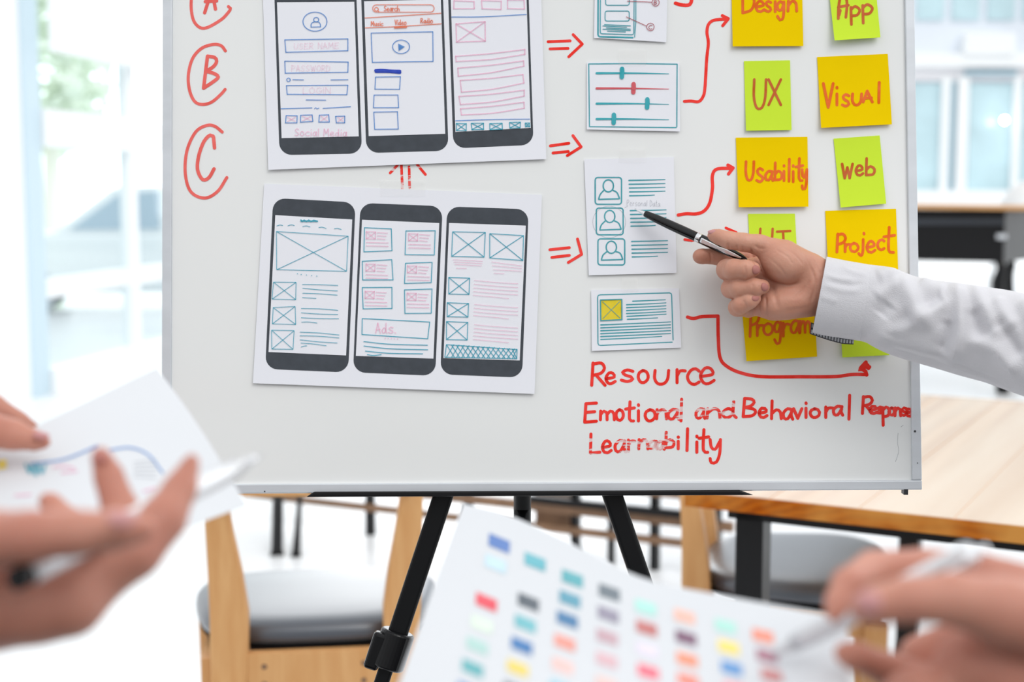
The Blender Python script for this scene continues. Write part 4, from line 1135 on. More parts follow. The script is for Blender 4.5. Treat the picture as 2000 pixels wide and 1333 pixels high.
build('latch', G().box((kx(1945), yk - .03, kzz(462)), (.06, .02, .03)), M['aluminium'], bt)
pts = [(1945, 512), (1949, 525), (1943, 548), (1944, 575), (1950, 610), (1953, 660), (1956, 710), (1960, 770)]
sm = smooth_pts(pts, 12)
def zline(py): return ground_z(py, yk - .02)
rings = []
for p in sm:
    c = Vector((kx(p.x), yk - .02, max(0.0, zline(p.y))))
    r = .030 + .012 * math.cos(p.y / 30.0)
    rings.append([c + Vector((r * math.cos(2 * math.pi * i / 14), r * math.sin(2 * math.pi * i / 14), 0)) for i in range(14)])
lgb = build('leg', G().rings(rings), M['frame_black'], bt, smooth=True)
for dx, dy in ((-1.0, 0), (-1.0, .55), (.25, .55)):
    c = lgb.copy(); COL.objects.link(c); c.location = Vector((dx, dy, 0))

# white moulded bar chair beyond the bar table
wx, wy = kx(1985, 10.3), 10.3
wc = empty('bar_chair', Vector((wx, wy, 0)), 'white moulded bar chair with a rounded back beyond the bar table', 'chair')
g = G(); rings = []
for i in range(15):
    u = -1 + 2 * i / 14
    top = .86 + .50 * math.sqrt(max(0.0, 1 - (u * .97) ** 2)) ** .8
    x = u * .27; y = -.16 - .06 * (1 - u * u)
    rings.append([Vector((wx + x, wy + y - .008, .80)), Vector((wx + x, wy + y + .012, .80)), Vector((wx + x * 1.02, wy + y - .04, top)), Vector((wx + x * 1.02, wy + y - .06, top))])
build('backrest', g.rings(rings), M['facade_white'], wc, smooth=True)
build('seat', G().lathe(Vector((wx, wy, .78)), Vector((wx, wy, .83)), [(0, .20), (.3, .25), (.8, .26), (1, .22)], n=28), M['facade_white'], wc)
for sx in (-1, 1):
    for sy in (-1, 1):
        build('leg', G().lathe(Vector((wx + sx * .23, wy + sy * .22, 0)), Vector((wx + sx * .14, wy + sy * .13, .79)), [(0, .012), (1, .015)], n=12), M['win_frame'], wc, smooth=True)

# ================================================================== hands: signed-distance bodies turned into one surface
def surface_nets(F, origin, h):
    s = F < 0
    nx, ny, nz = F.shape
    cx, cy, cz = nx - 1, ny - 1, nz - 1
    acc = np.zeros((cx, cy, cz, 3)); cnt = np.zeros((cx, cy, cz))
    for ax in range(3):
        o1, o2 = [a for a in range(3) if a != ax]
        for b in (0, 1):
            for c in (0, 1):
                off = [0, 0, 0]; off[o1] = b; off[o2] = c
                off2 = list(off); off2[ax] = 1
                sl = tuple(slice(o, o + n) for o, n in zip(off, (cx, cy, cz)))
                sl2 = tuple(slice(o, o + n) for o, n in zip(off2, (cx, cy, cz)))
                f0, f1 = F[sl], F[sl2]
                cr = (s[sl] != s[sl2])
                t = np.where(cr, f0 / np.where(f0 - f1 == 0, 1, f0 - f1), 0)
                cnt += cr
                for k in range(3):
                    acc[..., k] += np.where(cr, off[k] + (t if k == ax else 0), 0)
    act = cnt > 0
    idx = -np.ones((cx, cy, cz), int); idx[act] = np.arange(act.sum())
    ijk = np.argwhere(act)
    V = (ijk + acc[act] / cnt[act][:, None]) * h + origin
    faces = []
    for ax in range(3):
        o1, o2 = [(1, 2), (2, 0), (0, 1)][ax]
        n = [nx, ny, nz]
        sl = [slice(0, None)] * 3; sl[ax] = slice(0, n[ax] - 1)
        sl2 = [slice(0, None)] * 3; sl2[ax] = slice(1, n[ax])
        s0, s1 = s[tuple(sl)], s[tuple(sl2)]
        cr = np.argwhere(s0 != s1)
        for p in (cr,):
            ok = (p[:, o1] > 0) & (p[:, o2] > 0) & (p[:, o1] < n[o1] - 1) & (p[:, o2] < n[o2] - 1)
            p = p[ok]
            def cell(d1, d2):
                q = p.copy(); q[:, o1] -= d1; q[:, o2] -= d2
                return idx[q[:, 0], q[:, 1], q[:, 2]]
            a, b, c, d = cell(1, 1), cell(0, 1), cell(0, 0), cell(1, 0)
            flip = s0[p[:, 0], p[:, 1], p[:, 2]]
            faces.append(np.where(flip[:, None], np.stack([a, b, c, d], 1), np.stack([d, c, b, a], 1)))
    return V, np.concatenate(faces)

def smin(a, b, k):
    h = np.clip(.5 + .5 * (b - a) / k, 0, 1)
    return b + (a - b) * h - k * h * (1 - h)

CAMX, CAMY, CAMZ = [np.array(v) for v in (CX, CY, CZ)]

class Hand:
    """capsule chains and ellipsoids; every length is metric, placed from the photo frame and a depth"""
    def __init__(s): s.palm, s.fing, s.pts = [], [], []
    def node(s, n):
        px, py, r, d = n
        return (np.array(P(px, py, d)), r * d / FPX)
    def chain(s, nodes, finger=True):
        q = [s.node(n) for n in nodes]
        (s.fing if finger else s.palm).append(('c', q)); s.pts += q
    def blob(s, px, py, d, rx, ry, rd, ang=0.0):
        c = np.array(P(px, py, d)); ca, sa = math.cos(math.radians(ang)), math.sin(math.radians(ang))
        ax = CAMX * ca + CAMY * sa; ay = -CAMX * sa + CAMY * ca
        s.palm.append(('e', (c, ax, ay, np.array([rx * d / FPX, ry * d / FPX, rd])))); s.pts.append((c, max(rx, ry) * d / FPX))
    def mesh(s, h, kp=.009, kf=.0042, kk=.0012, iters=2, bumps=()):
        lo = np.min([c - r for c, r in s.pts], 0) - 4 * h; hi = np.max([c + r for c, r in s.pts], 0) + 4 * h
        n = np.ceil((hi - lo) / h).astype(int) + 1
        X = np.stack(np.meshgrid(*[np.arange(k, dtype=np.float32) for k in n], indexing='ij'), -1) * np.float32(h) + lo.astype(np.float32)
        def seg(a, ra, b, rb):
            ab = (b - a).astype(np.float32); t = np.clip(((X - a.astype(np.float32)) @ ab) / max(1e-12, float(ab @ ab)), 0, 1)
            dd = X - a.astype(np.float32) - t[..., None] * ab
            return np.sqrt((dd * dd).sum(-1)) - (ra + (rb - ra) * t)
        def ell(c, ax, ay, r):
            q = X - c.astype(np.float32)
            p = np.stack([q @ ax.astype(np.float32), q @ ay.astype(np.float32), q @ CAMZ.astype(np.float32)], -1)
            k1 = np.sqrt(((p / r) ** 2).sum(-1)); k2 = np.sqrt(((p / (r * r)) ** 2).sum(-1))
            return k1 * (k1 - 1) / np.maximum(k2, 1e-6)
        def prim(p):
            if p[0] == 'e': return ell(*p[1])
            D = None
            for (a, ra), (b, rb) in zip(p[1][:-1], p[1][1:]):
                e = seg(a, ra, b, rb); D = e if D is None else smin(D, e, .0025)
            return D
        D = None
        for p in s.palm:
            e = prim(p); D = e if D is None else smin(D, e, kp)
        Fg = None
        for p in s.fing:
            e = prim(p); Fg = e if Fg is None else smin(Fg, e, kk)
        if Fg is not None: D = smin(D, Fg, kf) if D is not None else Fg
        V, F = surface_nets(D.astype(np.float64), lo, h)
        E = np.concatenate([F[:, [0, 1]], F[:, [1, 2]], F[:, [2, 3]], F[:, [3, 0]]])
        for _ in range(iters):
            acc = np.zeros_like(V); cnt = np.zeros(len(V))
            np.add.at(acc, E[:, 0], V[E[:, 1]]); np.add.at(acc, E[:, 1], V[E[:, 0]])
            np.add.at(cnt, E[:, 0], 1); np.add.at(cnt, E[:, 1], 1)
            V = V * .45 + .55 * acc / np.maximum(cnt, 1)[:, None]
        return sculpt(V, F, bumps), F

def sculpt(V, F, bumps):
    """raise or press soft lines into the side seen from the room: (photo-frame polyline, width px, metres)"""
    if not bumps: return V
    N = np.zeros_like(V)
    fn = np.cross(V[F[:, 2]] - V[F[:, 0]], V[F[:, 3]] - V[F[:, 1]])
    for k in range(4): np.add.at(N, F[:, k], fn)
    N /= np.maximum(np.linalg.norm(N, axis=1), 1e-12)[:, None]
    rel = V - np.array(CAM)
    z = -(rel @ CAMZ); px = 1000 + FPX * (rel @ CAMX) / z; py = 666.5 - FPX * (rel @ CAMY) / z
    face = np.clip((-(N * rel).sum(1) / np.linalg.norm(rel, axis=1)) * 2.2, 0, 1)
    Q = np.stack([px, py], 1); out = V.copy()
    for line, w, amp in bumps:
        L = [np.array((q.x, q.y)) for q in smooth_pts(line, 4)]
        D = np.full(len(V), 1e9); fade = np.ones(len(V))
        m = len(L) - 1
        for i, (a, b) in enumerate(zip(L[:-1], L[1:])):
            ab = b - a; t = np.clip((Q - a) @ ab / max(1e-9, ab @ ab), 0, 1)
            d = np.linalg.norm(Q - a - t[:, None] * ab, axis=1)
            u = (i + t) / m
            upd = d < D; D = np.where(upd, d, D); fade = np.where(upd, np.clip(np.minimum(u, 1 - u) * 5 + .25, 0, 1), fade)
        out += N * (amp * np.exp(-(D / w) ** 2) * face * fade)[:, None]
    return out

def np_mesh(name, V, F, m, parent=None, loc=None):
    me = bpy.data.meshes.new(name); o = bpy.data.objects.new(name, me); COL.objects.link(o)
    if parent is not None:
        o.parent = parent; off = np.array(origin_of(parent))
    else:
        off = np.array([(V[:, 0].min() + V[:, 0].max()) / 2, (V[:, 1].min() + V[:, 1].max()) / 2, V[:, 2].min()]); o.location = off
    me.from_pydata((V - off).tolist(), [], F.tolist()); me.update()
    me.materials.append(m)
    for p in me.polygons: p.use_smooth = True
    return o

def nail(parent, px, py, d, rx, ry, ang, n, m='nail'):
    """small curved plate; n = facing in (right, up, toward camera)"""
    c = P(px, py, d); nv = (CX * n[0] + CY * n[1] + CZ * n[2]).normalized()
    t = CX * math.cos(math.radians(ang)) + CY * math.sin(math.radians(ang)); t = (t - nv * t.dot(nv)).normalized(); b = nv.cross(t)
    sx, sy, sz = rx * d / FPX, ry * d / FPX, .0016
    g = G(); rings = []
    for j in range(9):
        ph = math.pi * (j + .5) / 9
        rings.append([c + t * (sx * math.sin(ph) ** .7 * math.cos(2 * math.pi * i / 20)) + b * (sy * math.sin(ph) ** .7 * math.sin(2 * math.pi * i / 20)) + nv * (sz * math.cos(ph) - .9 * (sy * math.sin(ph) * math.sin(2 * math.pi * i / 20)) ** 2 / max(sy, 1e-6) * .35) for i in range(20)])
    return build('fingernail', g.rings(rings), M[m], parent, smooth=True)

def zpt(p): return (1200 + p[0] / 4.443, 380 + p[1] / 4.443)
def zl(*pts): return [zpt(p) for p in pts]

# ------------------------------------------------------------------ the pointing hand (palm side seen, fingers curled, pen between thumb and index)
H = Hand()
H.blob(1529, 515, 1.449, 44, 37, .020, -28)                 # ball of the thumb
H.blob(1552, 545, 1.463, 48, 46, .016, -22)
H.blob(1535, 592, 1.456, 60, 30, .017, 6)                   # heel of the hand
H.blob(1520, 560, 1.476, 60, 52, .015, 0)                   # back of the hand
H.chain([(1600, 562, 54, 1.466), (1660, 578, 55, 1.462), (1730, 598, 58, 1.455)], False)
H.chain([(1580, 522, 28, 1.460), (1532, 497, 26, 1.452), (1480, 478, 19, 1.449)], False)
H.chain([(1572, 590, 27, 1.462), (1510, 600, 22, 1.460), (1470, 598, 17, 1.468)], False)
H.chain([(1486, 479, 19.5, 1.449), (1452, 473.5, 17.8, 1.449), (1424, 469.5, 17.2, 1.4515), (1404, 463, 14.6, 1.4545), (1394, 460, 12.3, 1.456)])      # thumb
H.chain([(1520, 505, 21, 1.498), (1455, 502, 19.5, 1.500), (1405, 501, 17.3, 1.491), (1370, 501, 14.5, 1.487), (1366.5, 501, 13.5, 1.487)])          # index, behind the pen
H.chain([(1515, 520, 22, 1.490), (1450, 526, 20.5, 1.480), (1420, 527, 20.5, 1.465), (1434, 527, 20.5, 1.449), (1457, 527, 19, 1.4405), (1470, 526.5, 15.5, 1.4405)])   # middle
H.chain([(1515, 556, 21, 1.488), (1455, 563, 19.5, 1.478), (1427.5, 564, 18.8, 1.464), (1445, 564, 19, 1.449), (1474, 562, 17.8, 1.441), (1489, 560.5, 14.5, 1.441)])   # ring
H.chain([(1515, 590, 19, 1.484), (1462, 602, 18, 1.474), (1440, 601, 17.2, 1.461), (1448, 596, 16.8, 1.448), (1465, 588, 15.2, 1.4425), (1474, 583.5, 12.5, 1.442)])   # little
cr_ = [
 (zl((1262, 690), (1330, 745), (1420, 780), (1520, 795), (1600, 770)), 3.2, -.0022),
 (zl((1180, 470), (1205, 540), (1240, 620), (1285, 690)), 2.6, -.0022),
 (zl((1215, 440), (1255, 470), (1300, 470)), 3.0, -.0008),
 (zl((1195, 1000), (1200, 1065)), 2.2, -.0010), (zl((1252, 960), (1260, 1060)), 2.4, -.0012), (zl((1312, 880), (1318, 980), (1322, 1070)), 2.6, -.0014),
 (zl((1360, 780), (1400, 900), (1420, 1000)), 5.0, -.0012),
 (zl((980, 420), (1000, 480)), 2.4, -.0010), (zl((1060, 440), (1075, 490)), 2.2, -.0008), (zl((1110, 450), (1120, 500)), 2.0, -.0008),
 (zl((1400, 480), (1500, 540), (1560, 620)), 2.2, -.0004), (zl((1350, 560), (1440, 640), (1500, 730)), 2.2, -.0004), (zl((1450, 450), (1560, 520), (1640, 610)), 2.0, -.0004),
 (zl((1560, 900), (1640, 830), (1700, 740)), 3.0, -.0007), (zl((1480, 1010), (1580, 1000), (1680, 980)), 4.0, -.0006),
 (zl((1690, 600), (1740, 760), (1700, 960)), 2.6, -.0009), (zl((1730, 570), (1790, 700)), 2.2, -.0006),
 (zl((1050, 590), (1130, 585), (1190, 600)), 2.4, -.0005), (zl((1110, 760), (1190, 750)), 2.4, -.0005),
 (zl((830, 500), (840, 560), (835, 600)), 2.0, -.0010),
 (zl((1130, 610), (1140, 680), (1125, 730)), 2.2, -.0007), (zl((1195, 770), (1205, 830), (1190, 880)), 2.2, -.0007), (zl((1120, 920), (1150, 980)), 2.2, -.0007),
]
V, F = H.mesh(.0011, kp=.010, kf=.0035, kk=.0007, iters=2, bumps=cr_)
pa = np_mesh('person', V, F, M['skin'])
tag(pa, 'person in a white shirt pointing a black pen at the profile card', 'person')
nail(pa, 1477, 527, 1.4332, 9.5, 9.5, -8, (.5, .05, .86), 'nail_dim')
nail(pa, 1494, 560.5, 1.4342, 9.0, 8.6, -8, (.5, .1, .86), 'nail_dim')
nail(pa, 1476, 583, 1.4362, 9.0, 7.0, 14, (.4, .15, .9), 'nail_dim')
nail(pa, 1393, 452.5, 1.4525, 11, 6.5, -17, (-.15, .85, .5), 'nail')

# sleeve and cuff
def tube(name, cl, m, parent, nr=120, ns=150, bumps=(), flat=.82, wob=0.0):
    pts = [(Vector((a[0], a[1])), a[2], a[3]) for a in cl]
    xs = [0.0]
    for a, b in zip(pts[:-1], pts[1:]): xs.append(xs[-1] + (b[0] - a[0]).length)
    t = np.linspace(0, xs[-1], ns)
    def itp(v):
        v = np.array(v); out = np.interp(t, xs, v)
        k = max(3, min(9, ns // 24)) | 1
        pad = np.pad(out, k // 2, mode='reflect', reflect_type='odd'); return np.convolve(pad, np.ones(k) / k, 'valid')
    px, py, rr, dd = itp([p[0].x for p in pts]), itp([p[0].y for p in pts]), itp([p[1] for p in pts]), itp([p[2] for p in pts])
    C = np.array([P(a, b, c) for a, b, c in zip(px, py, dd)])
    T = np.gradient(C, axis=0); T /= np.linalg.norm(T, axis=1)[:, None]
    U = np.cross(T, CAMZ); U /= np.linalg.norm(U, axis=1)[:, None]; U = -U if False else U
    Wv = np.cross(U, T)
    R = rr * dd / FPX
    th = np.linspace(0, 2 * np.pi, nr, endpoint=False)
    V = C[:, None, :] + (U[:, None, :] * np.cos(th)[None, :, None] + Wv[:, None, :] * (flat * np.sin(th))[None, :, None]) * R[:, None, None]
    V = V.reshape(-1, 3)
    i = np.arange(ns - 1)[:, None] * nr; j = np.arange(nr)[None, :]; j2 = (j + 1) % nr
    F = np.stack([i + j, i + j2, i + nr + j2, i + nr + j], -1).reshape(-1, 4)
    # outward facing
    c0 = V[F].mean(1); n0 = np.cross(V[F[:, 2]] - V[F[:, 0]], V[F[:, 3]] - V[F[:, 1]])
    if ((c0 - np.repeat(C[:-1], nr, 0)) * n0).sum() < 0: F = F[:, ::-1]
    V = sculpt(V, F, bumps)
    return np_mesh(name, V, F, m, parent)
z10 = lambda *pts: [(1560 + x / 3.92, 460 + y / 3.92) for x, y in pts]
folds = [
 (z10((740, 320), (850, 470), (905, 590), (1040, 710)), 17, 0.0078), (z10((1180, 480), (1000, 590), (820, 690), (620, 790)), 15, 0.0068),
 (z10((1195, 370), (1240, 560), (1235, 760), (1175, 950)), 15, 0.0081), (z10((1320, 390), (1400, 540), (1470, 640), (1560, 800)), 15, 0.0070),
 (z10((1500, 480), (1560, 600), (1650, 720)), 14, 0.0068), (z10((1700, 500), (1780, 640), (1840, 760)), 16, 0.0068),
 (z10((930, 340), (1010, 400), (1120, 430)), 14, 0.0047), (z10((1300, 800), (1420, 830), (1540, 900), (1680, 1060)), 16, 0.0065),
 (z10((600, 330), (680, 300), (740, 330)), 14, 0.0047), (z10((590, 480), (700, 400), (760, 390)), 14, 0.0038),
 (z10((880, 620), (760, 700), (700, 800)), 16, -0.0061), (z10((1100, 480), (1010, 520), (960, 540)), 14, -0.0051), (z10((1150, 640), (1130, 800), (1080, 900)), 15, -0.0057),
 (z10((1330, 560), (1360, 680), (1400, 800)), 15, -0.0061), (z10((1500, 640), (1600, 780), (1700, 940)), 15, -0.0061), (z10((700, 520), (620, 620)), 16, -0.0041),
 (z10((640, 830), (900, 890), (1160, 970), (1400, 1070), (1640, 1160)), 5, -.0016), (z10((640, 840), (900, 905), (1160, 990), (1400, 1085), (1640, 1175)), 4, .0012),
]
SL = [(1676, 589, 74, 1.452), (1720, 597, 77, 1.447), (1760, 616, 80, 1.440), (1800, 627, 82, 1.435), (1850, 637, 86, 1.428), (1900, 648, 90, 1.420), (1950, 658, 93, 1.412), (2000, 672, 97, 1.402), (2100, 700, 104, 1.38), (2300, 760, 116, 1.33), (2600, 846, 138, 1.26), (2900, 930, 155, 1.19), (3160, 1000, 165, 1.13), (3220, 1016, 60, 1.12), (3228, 1018, 2, 1.12)]
slv = tube('shirt_sleeve', SL, M['shirt'], pa, ns=450, nr=140, bumps=folds)
slv.modifiers.new('thickness', 'SOLIDIFY').thickness = .0009
CF = [(1600, 577, 76.5, 1.459), (1640, 584, 75.5, 1.455), (1693, 592.5, 75.0, 1.449)]
cfb = [(z10((200, 300), (300, 330), (420, 345)), 5, .0011), (z10((190, 380), (330, 420), (470, 430)), 5, .0009), (z10((170, 470), (300, 510)), 6, .0009), (z10((330, 240), (420, 280), (520, 300)), 5, .001),
       (z10((230, 350), (380, 380), (500, 370)), 4, -.0009), (z10((555, 250), (530, 480), (465, 790)), 2.0, -.0010)]
cf = tube('cuff', CF, M['shirt'], pa, ns=70, nr=140, bumps=cfb, flat=.80)
cf.modifiers.new('thickness', 'SOLIDIFY').thickness = .0016
# checked lining showing below the cuff opening
g = G(); n = 24; top = []; bot = []
for i in range(n + 1):
    u = i / n
    x = 1583 + 85 * u; y = 638 + 22 * u + 3 * math.sin(u * 2.6)
    d = 1.449 + .006 * math.sin(math.pi * u)
    top.append(P(x + 1, y - 8, d)); bot.append(P(x - 1, y + 14.5 - 6.5 * max(0, (u - .75)) * 4 * .5, d + .004))
g.add(top + bot, [(i, i + 1, n + 2 + i, n + 1 + i) for i in range(n)])
ln = build('cuff_lining', g, M['gingham'], pa, solid=.0008, label='grey checked cuff lining')
uvl = ln.data.uv_layers.new(name='UVMap')
tl = {tuple(round(c, 6) for c in (v - origin_of(ln))): i for i, v in enumerate(top)}
for lp in ln.data.loops:
    co = ln.data.vertices[lp.vertex_index].co
    best = min(range(n + 1), key=lambda i: min((co - (top[i] - origin_of(pa))).length, (co - (bot[i] - origin_of(pa))).length))
    istop = (co - (top[best] - origin_of(pa))).length < (co - (bot[best] - origin_of(pa))).length
    uvl.data[lp.index].uv = (best / n * 1.0, 1.0 if istop else 0.0)

# the black pen
T0, T1 = P(1240, 408.3, 1.514), P(1460, 508.5, 1.466)
pen = empty('ballpoint_pen', T1, 'black lacquered ballpoint pen held in the pointing hand', 'pen')
L_ = (T1 - T0).length
pr = lambda *q: [(t, r / 1880.0) for t, r in q]
build('tip', G().lathe(T0, T1, pr((0, .9), (.015, 1.4), (.03, 2.0), (.09, 5.0), (.098, 5.4)), cap=True), M['silver'], pen, smooth=True)
build('barrel', G().lathe(T0, T1, pr((.092, 6.0), (.10, 6.6), (.20, 8.4), (.32, 9.4), (.45, 9.7), (.555, 9.4), (.56, 9.2))), M['lacquer'], pen, smooth=True)
build('ring', G().lathe(T0, T1, pr((.555, 9.8), (.558, 10.0), (.588, 10.0), (.592, 9.7))), M['silver'], pen, smooth=True)
build('cap', G().lathe(T0, T1, pr((.59, 9.2), (.60, 9.6), (.75, 9.6), (.86, 8.6), (.94, 6.6), (.98, 4.2), (1.0, 1.2))), M['lacquer'], pen, smooth=True)
ad = (T1 - T0).normalized(); sd = (CZ - ad * CZ.dot(ad)).normalized(); sd2 = (sd * .93 - CY * .32); sd2 = (sd2 - ad * sd2.dot(ad)).normalized(); sx_ = ad.cross(sd2)
rows = []
for t, w, hgt in ((.605, 4.6, 10.8), (.62, 5.2, 12.0), (.70, 4.4, 12.0), (.76, 3.4, 11.6), (.82, 4.6, 11.0), (.90, 3.4, 9.6), (.955, 1.6, 7.6)):
    c = T0 + (T1 - T0) * t + sd2 * hgt / 1880
    rows.append([c + sx_ * (i * w / 1880) + sd2 * (j * .9 / 1880) for i, j in ((-1, -1), (1, -1), (.7, 1), (-.7, 1))])
build('clip', G().rings(rows), M['silver'], pen, bevel=.0003)

# ------------------------------------------------------------------ left foreground: open hand with a pen, sheet of sketches, second hand
H = Hand()
H.chain([(-1150, 1430, 185, .74), (-700, 1310, 172, .70), (-330, 1200, 150, .66), (-160, 1160, 135, .655), (-20, 1165, 100, .65)], False)
H.chain([(-60, 1165, 98, .645), (60, 1172, 88, .64), (135, 1176, 72, .64)], False)
H.chain([(-140, 1080, 86, .62), (-20, 1056, 60, .605), (60, 1049, 52, .598), (150, 1042, 45, .598), (230, 1036, 39, .60), (276, 1033, 29, .602)])
H.chain([(90, 1172, 76, .645), (180, 1130, 62, .65), (262, 1078, 54, .655), (318, 1015, 46, .665), (352, 955, 33, .675), (374, 903, 19, .682)])
H.chain([(150, 1110, 50, .67), (238, 1060, 42, .69), (236, 1000, 37, .70), (212, 930, 29, .705), (197, 892, 21, .708)])
H.chain([(90, 1110, 45, .69), (135, 1030, 36, .72), (100, 985, 22, .725), (92, 978, 18, .725)])
V, F = H.mesh(.0022, kp=.012, kf=.006, kk=.003, iters=3)
pb_ = np_mesh('person', V, F, M['skin_red'])
tag(pb_, 'person gesturing with an open hand that holds a silver pen, lower left foreground', 'person')
nail(pb_, 238, 1012, .582, 30, 20, 8, (.2, .75, .6), 'nail')
nail(pb_, 196, 893, .698, 12, 15, 70, (0.1, .3, .9), 'nail_dim')
q0, q1 = P(24, 1136, .596), P(512, 889, .745)
lp = empty('ballpoint_pen', q0, 'silver pen held in the open hand at the lower left', 'pen')
build('barrel', G().lathe(q0, q1, [(.05, .0052), (.07, .0056), (.55, .0056), (.86, .0052), (.87, .004)]), M['pen_white'], lp, smooth=True)
build('end_cap', G().lathe(q0, q1, [(0, .003), (.006, .0048), (.05, .0053)]), M['black_plastic'], lp, smooth=True)
build('tip', G().lathe(q0, q1, [(.865, .0042), (.96, .0018), (1, .0006)]), M['pen_white'], lp, smooth=True)
c = q0.lerp(q1, .13) + CZ * .0058
build('clip', G().bar(c, c + (q1 - q0).normalized() * .02, .006, .003, CX), M['silver'], lp, bevel=.0008)

K = [P(306, 720, 1.02), P(482, 988, .90), P(-60, 1215, .74), P(-330, 1050, .86)]          # right top, right bottom, near left, far left
def KS(a, b, off=0.0):                                    # a: along the short right edge, b: toward the left
    p = (K[0] * (1 - a) + K[1] * a) * (1 - b) + (K[3] * (1 - a) + K[2] * a) * b
    n = (K[1] - K[0]).cross(K[3] - K[0]).normalized()
    if n.dot(CZ) < 0: n = -n
    return p + n * (off + .006 * math.sin(math.pi * a) * (1 - b) + .004 * math.sin(2.5 * b))
g = G(); n = 16
g.add([KS(i / n, j / n) for j in range(n + 1) for i in range(n + 1)], [(j * (n + 1) + i, j * (n + 1) + i + 1, (j + 1) * (n + 1) + i + 1, (j + 1) * (n + 1) + i) for j in range(n) for i in range(n)])
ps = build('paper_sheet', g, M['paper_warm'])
ps.modifiers.new('thickness', 'SOLIDIFY').thickness = .0002
tag(ps, 'white sheet with faint sketches held at the lower left', 'paper')
def k_inv(px, py):
    a, b = .5, .3
    for _ in range(12):
        def q(a, b):
            r = KS(a, b) - CAM; z = -r.dot(CZ); return Vector((1000 + FPX * r.dot(CX) / z, 666.5 - FPX * r.dot(CY) / z))
        f0 = q(a, b) - Vector((px, py)); e = 1e-4
        da = (q(a + e, b) - q(a, b)) / e; db = (q(a, b + e) - q(a, b)) / e
        det = da.x * db.y - da.y * db.x
        if abs(det) < 1e-9: break
        a -= (f0.x * db.y - f0.y * db.x) / det; b -= (da.x * f0.y - da.y * f0.x) / det
    return a, b
def on_k(px, py, off=0.0):
    a, b = k_inv(px, py); return KS(a, b, .0005 + off)
ink_part('drawn_curve', [[(60, 908), (120, 900), (160, 886), (190, 872)], [(216, 880), (255, 876), (290, 890), (318, 925)]], 3.2, on_k, M['blue'], ps)
ink_part('scribble', [[(50, 908), (58, 925), (62, 908), (70, 930), (74, 908), (82, 926), (88, 910)]], 4.5, on_k, M['teal'], ps, 'teal scribble')
ink_part('pink_marks', [[(105, 915), (125, 912), (145, 916)], [(120, 925), (150, 922)], [(30, 970), (60, 968)], [(280, 962), (302, 955)]], 4.0, on_k, M['pink'], ps)
ink_part('grey_lines', [[(262, 905 + 7 * i), (305, 900 + 9 * i)] for i in range(5)], 1.6, on_k, M['pencil'], ps)
ink_part('yellow_mark', [[(0, 915), (10, 913)], [(-2, 905), (10, 903)]], 7, on_k, M['yellow_print'], ps)

H = Hand()
H.chain([(-1050, 900, 135, .97), (-700, 830, 122, .95), (-420, 770, 100, .92), (-240, 780, 85, .92), (-120, 800, 62, .915)], False)
H.chain([(-160, 815, 52, .90), (-40, 836, 38, .895), (25, 850, 31, .893), (70, 861, 21, .893), (88, 865, 13, .893)])
H.chain([(-160, 770, 46, .94), (-20, 797, 30, .955), (35, 823, 20, .965), (68, 838, 12, .97)])
V, F = H.mesh(.0024, kp=.012, kf=.006, kk=.003, iters=3)
pc = np_mesh('person', V, F, M['skin_red'])
tag(pc, 'person holding the corner of the sketched sheet with thumb and finger, left edge', 'person')
nail(pc, 80, 850, .884, 17, 9, -12, (.1, .8, .55), 'nail')

# ------------------------------------------------------------------ right foreground: colour chart and the hand writing on it
def chart_d(px, py):
    return .955 - .00072 * (py - 985) - .00010 * (px - 905) + .014 * math.sin((px - 800) / 330.0)
def CH(px, py, off=0.0): return P(px, py, chart_d(px, py) - off)
def top_edge(u):                                          # photo-frame position along the chart's upper edge
    pts = [(905, 985), (1000, 1010), (1130, 1070), (1260, 1132), (1430, 1168), (1560, 1192), (1655, 1209)]
    t = u * (len(pts) - 1); i = min(int(t), len(pts) - 2); f = t - i
    s = smooth_pts(pts, 10)
    return s[min(len(s) - 1, int(round(u * (len(s) - 1))))]
g = G(); nu, nv = 40, 24
vs = []
for j in range(nv + 1):
    for i in range(nu + 1):
        u, v = i / nu, j / nv
        p = top_edge(u); q_ = Vector((742 + 840 * u + 85 * u * u, 1440 + 40 * u))
        pp = p.lerp(q_, v); vs.append(CH(pp.x, pp.y))
g.add(vs, [(j * (nu + 1) + i, j * (nu + 1) + i + 1, (j + 1) * (nu + 1) + i + 1, (j + 1) * (nu + 1) + i) for j in range(nv) for i in range(nu)])
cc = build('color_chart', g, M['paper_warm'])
cc.modifiers.new('thickness', 'SOLIDIFY').thickness = .0003
tag(cc, 'white sheet printed with columns of colour swatches, bottom foreground', 'chart')
